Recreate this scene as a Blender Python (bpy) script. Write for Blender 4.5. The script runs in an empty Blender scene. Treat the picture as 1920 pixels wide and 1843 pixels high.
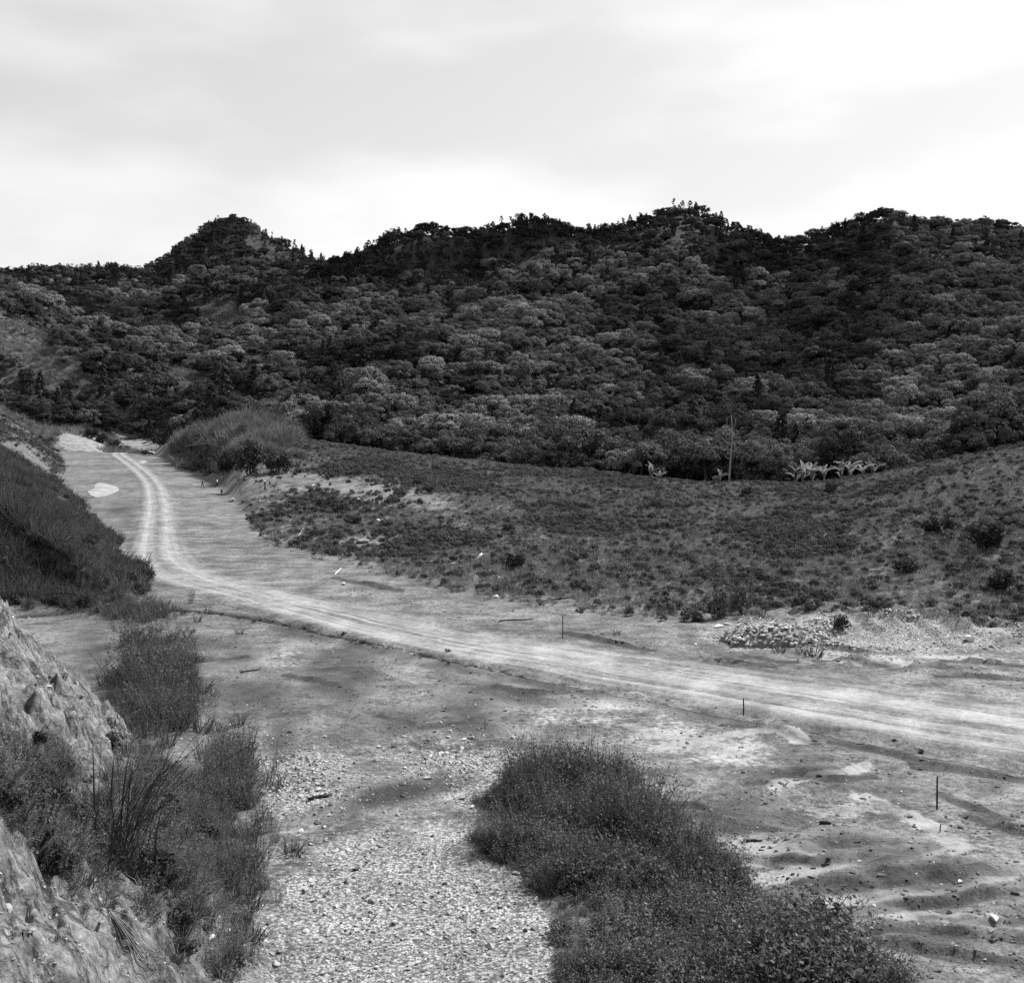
import bpy, bmesh, math, random
import numpy as np
from mathutils import Vector, Matrix

# ------------------------------------------------------------------ camera, sky, sun, exposure
SC = bpy.context.scene
COL = SC.collection
F, HY, CX, CAMH = 2200.0, 764.0, 960.0, 15.0      # focal length and eye level in photo pixels, eye height in metres
cam_data = bpy.data.cameras.new('camera')
cam_data.sensor_width = 36.0
cam_data.lens = 36.0 * F / 1920.0
cam_data.shift_y = -(921.5 - HY) / 1920.0
cam_data.clip_start, cam_data.clip_end = 0.5, 6000.0
camera = bpy.data.objects.new('camera', cam_data)
camera.location = (0, 0, CAMH)
camera.rotation_euler = (math.radians(90), 0, 0)
COL.objects.link(camera)
SC.camera = camera

SUN_EL, SUN_AZ = math.radians(52), math.radians(54)      # azimuth from +Y (view direction) towards +X (right)
SDIR = Vector((math.sin(SUN_AZ) * math.cos(SUN_EL), math.cos(SUN_AZ) * math.cos(SUN_EL), math.sin(SUN_EL)))
sun_data = bpy.data.lights.new('sun', 'SUN')
sun_data.energy, sun_data.angle, sun_data.color = 5.0, math.radians(0.5), (1.0, 1.0, 1.0)
sun = bpy.data.objects.new('sun', sun_data)
sun.rotation_euler = (-SDIR).to_track_quat('-Z', 'Y').to_euler()
sun.location = (60, 40, 120)
COL.objects.link(sun)

world = bpy.data.worlds.new('World')
SC.world = world
world.use_nodes = True
wt = world.node_tree
wt.nodes.clear()
def wn(kind, **kw):
    n = wt.nodes.new(kind)
    for k, v in kw.items():
        setattr(n, k, v)
    return n
sky = wn('ShaderNodeTexSky', sky_type='NISHITA', sun_disc=False, sun_elevation=SUN_EL, sun_rotation=SUN_AZ,
         altitude=100.0, air_density=1.0, dust_density=2.5, ozone_density=1.0)
bw = wn('ShaderNodeRGBToBW')
tc = wn('ShaderNodeTexCoord')
mp = wn('ShaderNodeMapping')
mp.inputs['Location'].default_value = (1.9, 0.4, 0.75)
mp.inputs['Scale'].default_value = (3.1, 3.1, 9.0)
mp.inputs['Rotation'].default_value = (0, math.radians(-14), 0)
nz = wn('ShaderNodeTexNoise')
nz.inputs['Scale'].default_value = 1.0
nz.inputs['Detail'].default_value = 4.0
nz.inputs['Roughness'].default_value = 0.45
rmp = wn('ShaderNodeMapRange')
rmp.inputs['From Min'].default_value, rmp.inputs['From Max'].default_value = 0.36, 0.60
rmp.inputs['To Min'].default_value, rmp.inputs['To Max'].default_value = 1.78, 2.2
rmp.interpolation_type = 'SMOOTHSTEP'
mul = wn('ShaderNodeMath', operation='MULTIPLY')
bg = wn('ShaderNodeBackground')
bg.inputs['Strength'].default_value = 0.15
wo = wn('ShaderNodeOutputWorld')
L = wt.links.new
L(sky.outputs[0], bw.inputs[0]); L(tc.outputs['Generated'], mp.inputs[0]); L(mp.outputs[0], nz.inputs['Vector'])
pw = wn('ShaderNodeMath', operation='POWER'); pw.inputs[1].default_value = 0.5
L(bw.outputs[0], pw.inputs[0])
L(nz.outputs[0], rmp.inputs['Value']); L(pw.outputs[0], mul.inputs[0]); L(rmp.outputs[0], mul.inputs[1])
L(mul.outputs[0], bg.inputs['Color']); L(bg.outputs[0], wo.inputs['Surface'])

vs = SC.view_settings
vs.view_transform, vs.look, vs.exposure, vs.gamma = 'Standard', 'None', 0.58, 1.0
vs.use_curve_mapping = False
SC.cycles.max_bounces = 4
SC.cycles.diffuse_bounces = 2
SC.cycles.transmission_bounces = 3
SC.cycles.transparent_max_bounces = 4
SC.cycles.use_denoising = False

RNG = np.random.default_rng(7)
random.seed(7)

# ------------------------------------------------------------------ small helpers
PERM = np.random.default_rng(3).permutation(512)
def vnoise(x, y, seed=0):
    x = np.asarray(x, float) + seed * 17.31; y = np.asarray(y, float) + seed * 9.77
    xi = np.floor(x).astype(int); yi = np.floor(y).astype(int)
    fx = x - xi; fy = y - yi
    fx = fx * fx * (3 - 2 * fx); fy = fy * fy * (3 - 2 * fy)
    h = lambda a, b: PERM[(PERM[a & 511] + b) & 511] / 511.0
    return ((h(xi, yi) * (1 - fx) + h(xi + 1, yi) * fx) * (1 - fy) + (h(xi, yi + 1) * (1 - fx) + h(xi + 1, yi + 1) * fx) * fy) * 2 - 1
def fbm(x, y, octv=4, seed=0, gain=0.5):
    s = 0; a = 1.0; t = 0
    for o in range(octv):
        s = s + a * vnoise(x * 2 ** o, y * 2 ** o, seed + o); t += a; a *= gain
    return s / t
def sstep(a, b, x):
    t = np.clip((x - a) / (b - a), 0, 1)
    return t * t * (3 - 2 * t)
def blob(px, py, cx, cy, rx, ry, rot=0.0):
    c, s = math.cos(math.radians(rot)), math.sin(math.radians(rot))
    dx, dy = px - cx, py - cy
    return np.exp(-(((dx * c + dy * s) / rx) ** 2 + ((-dx * s + dy * c) / ry) ** 2))
def poly_dist(x, y, pts):
    """distance to a polyline, signed lateral offset and distance along it"""
    best = np.full(np.shape(x), 1e9); lat = np.zeros(np.shape(x)); alo = np.zeros(np.shape(x)); acc = 0
    for (ax, ay), (bx, by) in zip(pts[:-1], pts[1:]):
        ex, ey = bx - ax, by - ay; L2 = ex * ex + ey * ey; Ln = math.sqrt(L2)
        t = np.clip(((x - ax) * ex + (y - ay) * ey) / L2, 0, 1)
        qx, qy = x - (ax + t * ex), y - (ay + t * ey)
        d = np.hypot(qx, qy); m = d < best
        best = np.where(m, d, best); lat = np.where(m, (qx * ey - qy * ex) / Ln, lat); alo = np.where(m, acc + t * Ln, alo)
        acc += Ln
    return best, lat, alo
def in_poly(x, y, pts):
    r = np.zeros(np.shape(x), bool); n = len(pts)
    for i in range(n):
        (ax, ay), (bx, by) = pts[i], pts[(i + 1) % n]
        if ay == by: continue
        c = ((ay > y) != (by > y)) & (x < (bx - ax) * (y - ay) / (by - ay) + ax)
        r ^= c
    return r
def flat(px, py):
    """a photo pixel on the level plain -> world x, y"""
    d = F * CAMH / (py - HY)
    return ((px - CX) / F * d, d)
def catmull(pts, n=8):
    p = [np.array(q, float) for q in pts]; p = [2 * p[0] - p[1]] + p + [2 * p[-1] - p[-2]]
    out = []
    for i in range(1, len(p) - 2):
        for k in range(n):
            t = k / n
            out.append(tuple(0.5 * (2 * p[i] + (p[i + 1] - p[i - 1]) * t + (2 * p[i - 1] - 5 * p[i] + 4 * p[i + 1] - p[i + 2]) * t * t + (3 * p[i] - p[i - 1] - 3 * p[i + 1] + p[i + 2]) * t ** 3)))
    out.append(tuple(p[-2]))
    return out

# ------------------------------------------------------------------ the lie of the land
SKY = np.array([(-900, 480), (-300, 500), (0, 528), (100, 520), (210, 515), (280, 517), (305, 500), (345, 468), (385, 436), (413, 421), (440, 419), (468, 430),
    (520, 462), (570, 484), (602, 507), (640, 500), (690, 480), (740, 456), (800, 440), (850, 444), (900, 448), (950, 433), (1000, 421), (1040, 432),
    (1075, 450), (1120, 450), (1170, 444), (1200, 434), (1240, 416), (1270, 409), (1310, 416), (1350, 436), (1400, 453), (1440, 463), (1500, 466),
    (1550, 452), (1600, 428), (1640, 412), (1680, 412), (1720, 426), (1780, 430), (1850, 432), (1920, 444), (2050, 470), (2300, 430), (2900, 460)], float)
def K(*p):
    return np.array(p, float)
ROWS = [   # knots (photo px, distance d, row py or None, height z or None)
    ('foot', K((-900, 400), (130, 395), (215, 390), (290, 372), (345, 300), (400, 232), (440, 170), (500, 138), (600, 122), (700, 115), (850, 100), (1000, 92), (1200, 85), (1500, 83), (1920, 80), (2900, 70)),
        'z', K((-900, 0), (2900, 0))),
    ('bench', K((-900, 412), (215, 402), (290, 384), (345, 315), (400, 250), (440, 206), (500, 199), (700, 195), (780, 182), (850, 170), (1000, 150), (1200, 150), (1500, 130), (1920, 118), (2900, 100)),
        'z', K((-900, 3), (100, 3), (170, 2), (205, -1.6), (290, -1.8), (320, -.5), (345, .2), (400, .3), (430, 1.8), (460, 3.1), (700, 3.2), (780, 2.9), (850, 2.2), (1000, 1.2), (1200, .8), (1500, .9), (1700, 2.2), (1920, 4.2), (2900, 14))),
    ('crest', K((-900, 440), (0, 435), (210, 430), (290, 420), (330, 372), (400, 300), (480, 285), (560, 272), (700, 262), (850, 245), (1000, 230), (1200, 215), (1350, 205), (1500, 192), (1600, 185), (1700, 177), (1800, 170), (1920, 165), (2900, 140)),
        'y', K((-900, 700), (0, 795), (100, 810), (160, 812), (205, 834), (235, 846), (290, 846), (330, 824), (400, 800), (440, 790), (480, 787), (520, 795), (560, 822), (700, 843), (850, 862), (1000, 880), (1200, 899), (1350, 909), (1500, 910), (1600, 900), (1700, 881), (1800, 860), (1920, 838), (2900, 640))),
    ('dip', K((-900, 470), (210, 470), (290, 470), (400, 365), (480, 345), (700, 315), (1000, 285), (1350, 258), (1600, 240), (1920, 220), (2900, 220)),
        'z', K((-900, 20), (0, 9), (210, 6), (290, 3), (400, 0), (600, -3), (1000, -5), (1500, -5), (1700, -1), (1920, 5), (2900, 14))),
    ('low', K((-900, 530), (0, 520), (400, 470), (700, 420), (1350, 370), (1920, 350), (2900, 350)),
        'y', K((-900, 560), (0, 650), (140, 705), (280, 735), (400, 760), (700, 785), (1000, 795), (1350, 800), (1600, 795), (1920, 770), (2900, 650))),
    ('mid', K((-900, 620), (0, 610), (400, 580), (700, 540), (1350, 500), (1920, 480), (2900, 480)),
        'y', K((-900, 520), (0, 575), (140, 620), (280, 665), (400, 680), (560, 690), (700, 690), (1000, 670), (1200, 660), (1350, 670), (1450, 690), (1600, 660), (1920, 640), (2900, 560))),
    ('high', K((-900, 750), (0, 740), (400, 760), (700, 690), (1350, 640), (1920, 620), (2900, 620)),
        'y', K((-900, 520), (0, 570), (140, 580), (280, 580), (360, 562), (430, 556), (560, 570), (640, 590), (800, 580), (1000, 560), (1200, 545), (1350, 560), (1460, 590), (1600, 545), (1750, 520), (1920, 530), (2900, 520))),
    ('sky', K((-900, 900), (250, 920), (330, 1010), (520, 1010), (600, 900), (800, 850), (1350, 810), (1920, 760), (2900, 760)), 'y', SKY),
    ('back', K((-900, 1200), (330, 1300), (600, 1150), (1350, 1080), (1920, 1020), (2900, 1020)), 'z', K((-900, 60), (2900, 60))),
    ('end', K((-900, 3000), (2900, 3000)), 'z', K((-900, 0), (2900, 0))),
]
_PX = np.arange(-1000, 3001, 4.0)
def _soft(v, sig):
    k = np.exp(-.5 * (np.arange(-60, 61) * 4.0 / sig) ** 2); k /= k.sum()
    return np.convolve(np.pad(v, 60, 'edge'), k, 'valid')
TAB = {}
for name, kd, mode, kv in ROWS:
    sg = 6.0 if name == 'sky' else 20.0
    d_ = _soft(np.interp(_PX, kd[:, 0], kd[:, 1]), 20.0); v_ = _soft(np.interp(_PX, kv[:, 0], kv[:, 1]), sg)
    TAB[name] = (d_, v_ if mode == 'z' else CAMH - (v_ - HY) / F * d_)
def row_vals(px):
    return np.array([np.interp(px, _PX, TAB[r[0]][0]) for r in ROWS]), np.array([np.interp(px, _PX, TAB[r[0]][1]) for r in ROWS])
def row_d(name, px):
    return np.interp(px, _PX, TAB[name][0])
def base_height(px, d):
    D, Z = row_vals(px)
    n = D.shape[0]
    h = np.diff(D, axis=0); s = np.diff(Z, axis=0) / h
    M = np.zeros_like(Z)
    for i in range(1, n - 1):          # monotone cubic tangents
        w = s[i - 1] * s[i]
        M[i] = np.where(w > 0, 2 * w / np.where(w > 0, s[i - 1] + s[i], 1.0), 0.0)
    z = np.zeros_like(d)
    for i in range(n - 1):
        t = np.clip((d - D[i]) / h[i], 0, 1)
        zi = (2 * t ** 3 - 3 * t ** 2 + 1) * Z[i] + (t ** 3 - 2 * t ** 2 + t) * h[i] * M[i] + (3 * t ** 2 - 2 * t ** 3) * Z[i + 1] + (t ** 3 - t ** 2) * h[i] * M[i + 1]
        z = np.where(d >= D[i], zi, z)
    return z, D

ROAD_PX = [(262, 845), (232, 848.5), (222, 852), (250, 872), (284, 903), (297, 945), (296, 1000), (297, 1040), (318, 1068), (380, 1096), (500, 1123), (640, 1156), (800, 1196), (1000, 1231), (1200, 1263), (1400, 1295), (1600, 1326), (1890, 1370), (2300, 1436), (2900, 1530)]
ROAD_HW = [2.0, 2.0, 2.0, 2.0, 1.9, 2.0, 2.1, 2.2, 2.4, 2.5, 2.6, 2.8, 3.0, 3.3, 3.6, 3.9, 4.2, 4.6, 5.0, 5.0]
ROAD = catmull([flat(*p) + (w,) for p, w in zip(ROAD_PX, ROAD_HW)], 10)
ROAD2 = [(a, b) for a, b, c in ROAD]
DITCH = catmull([flat(*p) for p in [(110, 1150), (200, 1143), (300, 1144), (400, 1150), (500, 1163), (620, 1188), (720, 1209), (850, 1239), (1000, 1268), (1150, 1291), (1300, 1317), (1400, 1338), (1480, 1352), (1560, 1366), (1700, 1392), (1890, 1424), (2300, 1500)]], 6)
BANK_A = [(-3.4, 5), (-4.6, 22), (-6.3, 31.0), (-8.3, 38), (-10.9, 44.8), (-15.2, 48.6), (-18.6, 50.2), (-23, 52.5), (-30, 57), (-60, 66)]
BANK_B = [(-400, 44), (-55, 80), (-38, 84), (-27.5, 87.6), (-30.5, 100), (-37.0, 115), (-46.5, 138), (-60, 168), (-76.5, 205), (-93, 242), (-113, 300), (-135, 350), (-152, 395), (-170, 440)]
MOUNDS = [  # photo px, py, radius x, radius y, height: humps and hollows of the graded ground
    (1545, 1600, 3.4, 1.6, .3), (1500, 1460, 2.2, 2.0, .22), (1700, 1645, 3.6, 1.2, .25),
    (1300, 1470, 2.5, 1.6, .2), (1640, 1430, 3.0, .8, .2), (1480, 1375, 2.6, .8, .2),
    (700, 1265, 3.0, 2.5, .3), (850, 1300, 2.2, 1.5, .25), (560, 1350, 2.2, 3, .3), (760, 1400, 3.0, 2.0, -.25), (640, 1470, 2.0, 1.5, .2), (1390, 1240, 1.6, .9, .25), (1600, 1245, 1.4, .6, .3), (1730, 1258, 1.6, .6, .3), (1830, 1262, 1.2, .5, .3),
    (1600, 1180, 4.2, 2.0, .8), (1750, 1190, 3.8, 1.8, .9), (1545, 1155, 3.5, 2.0, .8), (1680, 1174, 2.8, 1.4, .7), (1890, 1195, 2.6, 1.6, .7), (1500, 1190, 2.0, 1.2, .5), (680, 1015, 5, 5, .6), (820, 960, 4, 5, .5)]
LEDGES = [(catmull([flat(*q) for q in pts], 5), hh * (.55 if pts[0][1] > 1300 else .9), bk) for pts, hh, bk in [
    ([(1640, 1700), (1760, 1694), (1830, 1680), (1900, 1664)], .35, .8), ([(1690, 1745), (1790, 1752), (1900, 1758)], .4, .5), ([(1620, 1760), (1700, 1772), (1800, 1790), (1900, 1800)], .4, .5), ([(1800, 1728), (1850, 1732), (1900, 1728)], .3, .4),
    ([(1400, 1612), (1480, 1622), (1580, 1626), (1690, 1612), (1720, 1600)], .28, .9), ([(1560, 1660), (1680, 1665), (1800, 1640)], .22, .8), ([(1250, 1540), (1330, 1530), (1410, 1548)], .22, .5), ([(1240, 1520), (1290, 1512), (1340, 1520)], .2, .4), ([(1600, 1400), (1660, 1412), (1730, 1428)], .3, .6), ([(1760, 1440), (1820, 1446), (1890, 1456)], .28, .6),
    ([(1400, 1364), (1450, 1372), (1500, 1386)], .22, .5), ([(1860, 1540), (1900, 1552)], .35, .5), ([(1800, 1500), (1850, 1520)], .2, .4), ([(1500, 1462), (1550, 1470), (1600, 1462)], .2, .7), ([(1300, 1242), (1360, 1246), (1420, 1250)], .3, .5), ([(1390, 1238), (1460, 1240)], .2, .4), ([(1560, 1240), (1630, 1246)], .32, .5), ([(1700, 1256), (1790, 1256)], .4, .5), ([(1800, 1240), (1890, 1246)], .4, .4), ([(1790, 1268), (1890, 1272)], .3, .4), ([(1080, 1190), (1130, 1202), (1200, 1214)], .3, .5), ([(640, 1085), (690, 1096), (740, 1106)], .3, .8), ([(740, 1350), (790, 1362), (850, 1356)], .2, .6), ([(560, 1270), (640, 1290)], .2, .6), ([(900, 1290), (1000, 1300), (1060, 1296)], .22, .6), ([(330, 1240), (390, 1238), (430, 1234)], .25, .5), ([(1480, 1200), (1560, 1214), (1640, 1222)], .3, .4), ([(1180, 1300), (1230, 1308)], .25, .4)]]
def height(x, y):
    x = np.asarray(x, float); y = np.asarray(y, float)
    d = np.maximum(y, 12.0); px = np.clip(CX + F * x / d, -900, 2900)
    z, D = base_height(px, d)
    hills = sstep(0, 1, (d - D[3]) / (D[4] - D[3])) 
    top = sstep(0, 1, (d - D[5]) / (D[7] - D[5]))
    z = z + hills * (1 - .8 * top) * (17 * fbm(x / 85, y / 170, 3, 1) + 6 * fbm(x / 32, y / 60, 3, 5))
    fld = sstep(D[0], D[0] + 25, d) * (1 - hills)
    z = z + fld * (.55 * fbm(x / 14, y / 16, 3, 9) + .25 * fbm(x / 4, y / 5, 2, 12)) * np.where(px < 320, np.where(d > 402, 2.2, .3), np.where((px < 600) & (d > 215), 1.9, 1))
    near = 1 - sstep(150, 330, d)
    z = z + near * (.10 * fbm(x / 5, y / 6, 3, 21) + .05 * fbm(x / 1.1, y / 1.4, 3, 25))
    for mx, my, rx, ry, hh in MOUNDS:
        wx, wy = flat(mx, my)
        kk = np.nonzero((np.abs(x - wx) < 3 * rx) & (np.abs(y - wy) < 3 * ry))[0]
        if len(kk):
            q = ((x[kk] - wx) / rx) ** 2 + ((y[kk] - wy) / ry) ** 2
            z[kk] += hh * np.exp(-q) * (1 + .5 * vnoise(x[kk] * 1.3, y[kk] * 1.3, 4))
    # ledges of stripped soil: sharp lips that face the camera
    nr = (y < 100) & (y > 25) & (x > -25)
    if nr.any():
        xx, yy = x[nr], y[nr]; add = np.zeros_like(xx); wx = xx + .25 * fbm(xx / .9, yy / .9, 3, 66); wy = yy + .45 * fbm(xx / 1.1, yy / .7, 3, 67)
        for pts, hh, back in LEDGES:
            P_ = np.array(pts); m_ = 4 * back + .3
            kk = np.nonzero((wx > P_[:, 0].min() - m_) & (wx < P_[:, 0].max() + m_) & (wy > P_[:, 1].min() - m_) & (wy < P_[:, 1].max() + m_))[0]
            if not len(kk): continue
            dist, lat, alo = poly_dist(wx[kk], wy[kk], pts)
            tot = sum(math.hypot(q[0] - p[0], q[1] - p[1]) for p, q in zip(pts[:-1], pts[1:]))
            add[kk] += hh * np.where(lat < 0, np.exp(lat / back), np.exp(-(lat / .10) ** 2)) * sstep(0, .25 * tot, alo) * sstep(0, .25 * tot, tot - alo) * (dist < 4 * back)
        # clods and wheel-churned earth
        ch = sstep(-.1, .5, fbm(xx / 7, yy / 5, 2, 68))
        add += ch * (.10 * np.abs(fbm(xx / .8, yy / .5, 3, 69)) + .05 * fbm(xx / .35, yy / .3, 2, 70))
        z[nr] += add
    nd = np.nonzero((y < 110) & (y > 35))[0]
    dist, lat, alo = poly_dist(x[nd], y[nd], DITCH)
    w = 1 + .5 * vnoise(alo / 4, alo * 0, 8)
    amp = np.clip(.8 + .5 * vnoise(alo / 9, alo * 0, 3), .45, 1.2) * (dist < 6) * np.interp(px[nd], [150, 300, 800, 1250, 1450, 2000], [.8, .7, .8, 1.1, 1.5, 1.3])
    z[nd] += amp * .16 * np.exp(-((lat - .9) / .5) ** 2) - amp * .5 * np.exp(-(lat / (.5 * w)) ** 2)
    # the road is cut slightly into the graded earth
    # the two cut banks on the left and the slope under the photographer
    near_a = (y < 75) & (x < 5)
    za = np.zeros_like(z)
    if near_a.any():
        xx, yy = x[near_a], y[near_a]
        ins = in_poly(xx, yy, BANK_A + [(-60, -40), (-3.4, -40)])
        s, lat, al = poly_dist(xx, yy, BANK_A)
        s = np.where(ins, s, 0)
        wob = 1.2 * fbm(al / 6, al * 0 + 3.3, 2, 31)
        s = np.maximum(s + np.where(s > 0, wob * sstep(0, 3, s), 0), 0)
        prof = np.interp(s, [0, 1.5, 5, 9, 14, 30, 60], [0, .9, 4.9, 9.5, 13.4, 21, 29])
        rill = fbm(al / 1.1 + .4 * vnoise(s / 2, al / 5, 7), s / 6, 4, 33, .55)
        led = fbm(s / .8 + al / 6, al / 5, 3, 37)
        crev = np.exp(-(fbm(al / 1.7 + s / 9, s / 7 - al / 8, 3, 44) / .07) ** 2)
        fr = (s * .42 + al * .10 + .55 * rill + .3 * led) % 1.0; step = np.where(fr < .78, fr / .78, (1 - fr) / .22); fr2 = (s * 1.1 - al * .22 + .8 * led) % 1.0; step = step + .35 * np.where(fr2 < .7, fr2 / .7, (1 - fr2) / .3)
        za[near_a] = prof + sstep(.5, 3, s) * (.62 * rill + .35 * led + 1.0 * fbm(al / 4.5, s / 4, 2, 39) - .5 * crev + .6 * step + .16 * fbm(al / .45, s / .5, 3, 48))
    near_b = (y > 40) & (x < -20)
    zb = np.zeros_like(z)
    if near_b.any():
        xx, yy = x[near_b], y[near_b]
        ins = in_poly(xx, yy, BANK_B + [(-900, 440), (-900, 44)])
        s, lat, al = poly_dist(xx, yy, BANK_B)
        s = np.where(ins, s, 0)
        s = np.maximum(s + 2.6 * fbm(al / 9, al * 0, 3, 46) * sstep(0, 4, s), 0)
        prof = np.interp(s, [0, 4, 10, 18, 30, 60, 200, 700], [0, 1.2, 5.2, 9.6, 15.0, 26, 60, 120])
        zb[near_b] = prof + sstep(1, 6, s) * (2.0 * fbm(al / 12, s / 14, 3, 41) + .5 * fbm(al / 3, s / 6, 2, 43))
    z = np.maximum(z, 0 + np.maximum(za, zb) + np.where((za > 0) | (zb > 0), z * .3, -9e9))
    hx, hy = -8.1, 33.6
    z = z - 1.0 * np.exp(-((x - hx) / .55) ** 2 - ((y - hy) / .7) ** 2)
    z = np.maximum(z, np.where(y < 19, (19 - y) * .72, -99))
    return z
def proj(x, y, z):
    return CX + F * x / y, HY + F * (CAMH - z) / y
_TD = np.exp(np.linspace(math.log(14), math.log(1150), 2600))
def hit(px, py):
    """first point of the land along the sight line through a photo pixel"""
    x = (px - CX) / F * _TD
    h = height(x, _TD)
    r = CAMH - (py - HY) / F * _TD
    k = np.nonzero(h >= r)[0]
    k = k[0] if len(k) else len(_TD) - 1
    return Vector((x[k], _TD[k], h[k]))
def ground(x, y):
    return float(height(np.array([float(x)]), np.array([float(y)]))[0])

# ------------------------------------------------------------------ mesh building
def mesh_np(name, V, faces, smooth=False, mats=()):
    """faces: list of int arrays (n,k), each block of one polygon size"""
    me = bpy.data.meshes.new(name)
    V = np.ascontiguousarray(V, np.float32)
    me.vertices.add(len(V)); me.vertices.foreach_set('co', V.ravel())
    faces = [np.asarray(f, np.int32) for f in faces if len(f)]
    if faces:
        tot = np.concatenate([np.full(len(f), f.shape[1], np.int32) for f in faces])
        idx = np.concatenate([f.ravel() for f in faces])
        me.loops.add(len(idx)); me.loops.foreach_set('vertex_index', idx)
        me.polygons.add(len(tot))
        me.polygons.foreach_set('loop_start', np.concatenate([[0], np.cumsum(tot)[:-1]]).astype(np.int32))
        if smooth: me.polygons.foreach_set('use_smooth', np.ones(len(tot), bool))
    for m in mats: me.materials.append(m)
    me.update(calc_edges=True)
    return me
def link(name, me, parent=None, loc=None):
    o = bpy.data.objects.new(name, me)
    COL.objects.link(o)
    if parent is not None: o.parent = parent
    if loc is not None: o.location = loc
    return o
def tag(o, label=None, cat=None, group=None, kind=None):
    if label: o['label'] = label
    if cat: o['category'] = cat
    if group: o['group'] = group
    if kind: o['kind'] = kind
    return o
def empty(name, loc, rz=0.0):
    o = bpy.data.objects.new(name, None)
    o.empty_display_size = .3
    o.location = loc; o.rotation_euler = (0, 0, rz)
    COL.objects.link(o)
    return o
def attr(me, name, vals):
    a = me.attributes.new(name, 'FLOAT', 'POINT'); a.data.foreach_set('value', np.ascontiguousarray(vals, np.float32))
class MB:
    """collects tubes and boxes into one mesh"""
    def __init__(s): s.V = []; s.Fq = []; s.Ft = []; s.n = 0
    def add(s, V, q=(), t=()):
        s.V.append(np.asarray(V, float))
        if len(q): s.Fq.append(np.asarray(q, int) + s.n)
        if len(t): s.Ft.append(np.asarray(t, int) + s.n)
        s.n += len(V)
    def tube(s, pts, rad, k=6, cap=True):
        pts = [Vector(p) for p in pts]; n = len(pts); V = []
        rad = [rad] * n if np.isscalar(rad) else rad
        for i, p in enumerate(pts):
            tdir = (pts[min(i + 1, n - 1)] - pts[max(i - 1, 0)]).normalized()
            a = tdir.cross(Vector((0.31, .95, .05))).normalized(); b = tdir.cross(a)
            for j in range(k):
                w = 2 * math.pi * j / k
                V.append(p + (a * math.cos(w) + b * math.sin(w)) * rad[i])
        q = [(i * k + j, i * k + (j + 1) % k, (i + 1) * k + (j + 1) % k, (i + 1) * k + j) for i in range(n - 1) for j in range(k)]
        t = []
        if cap:
            V += [pts[0], pts[-1]]
            t = [(n * k, (j + 1) % k, j) for j in range(k)] + [(n * k + 1, (n - 1) * k + j, (n - 1) * k + (j + 1) % k) for j in range(k)]
        s.add([tuple(v) for v in V], q, t)
        return s
    def box(s, c, size, rot=None):
        hx, hy, hz = [v / 2 for v in size]
        V = [Vector((x, y, z)) for z in (-hz, hz) for x, y in ((-hx, -hy), (hx, -hy), (hx, hy), (-hx, hy))]
        if rot is not None: V = [rot @ v for v in V]
        s.add([tuple(Vector(c) + v) for v in V], [(3, 2, 1, 0), (4, 5, 6, 7), (0, 1, 5, 4), (1, 2, 6, 5), (2, 3, 7, 6), (3, 0, 4, 7)])
        return s
    def mesh(s, name, mat, smooth=False):
        fs = []
        if s.Fq: fs.append(np.concatenate(s.Fq))
        if s.Ft: fs.append(np.concatenate(s.Ft))
        return mesh_np(name, np.concatenate(s.V), fs, smooth, [mat] if mat else [])

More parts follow.
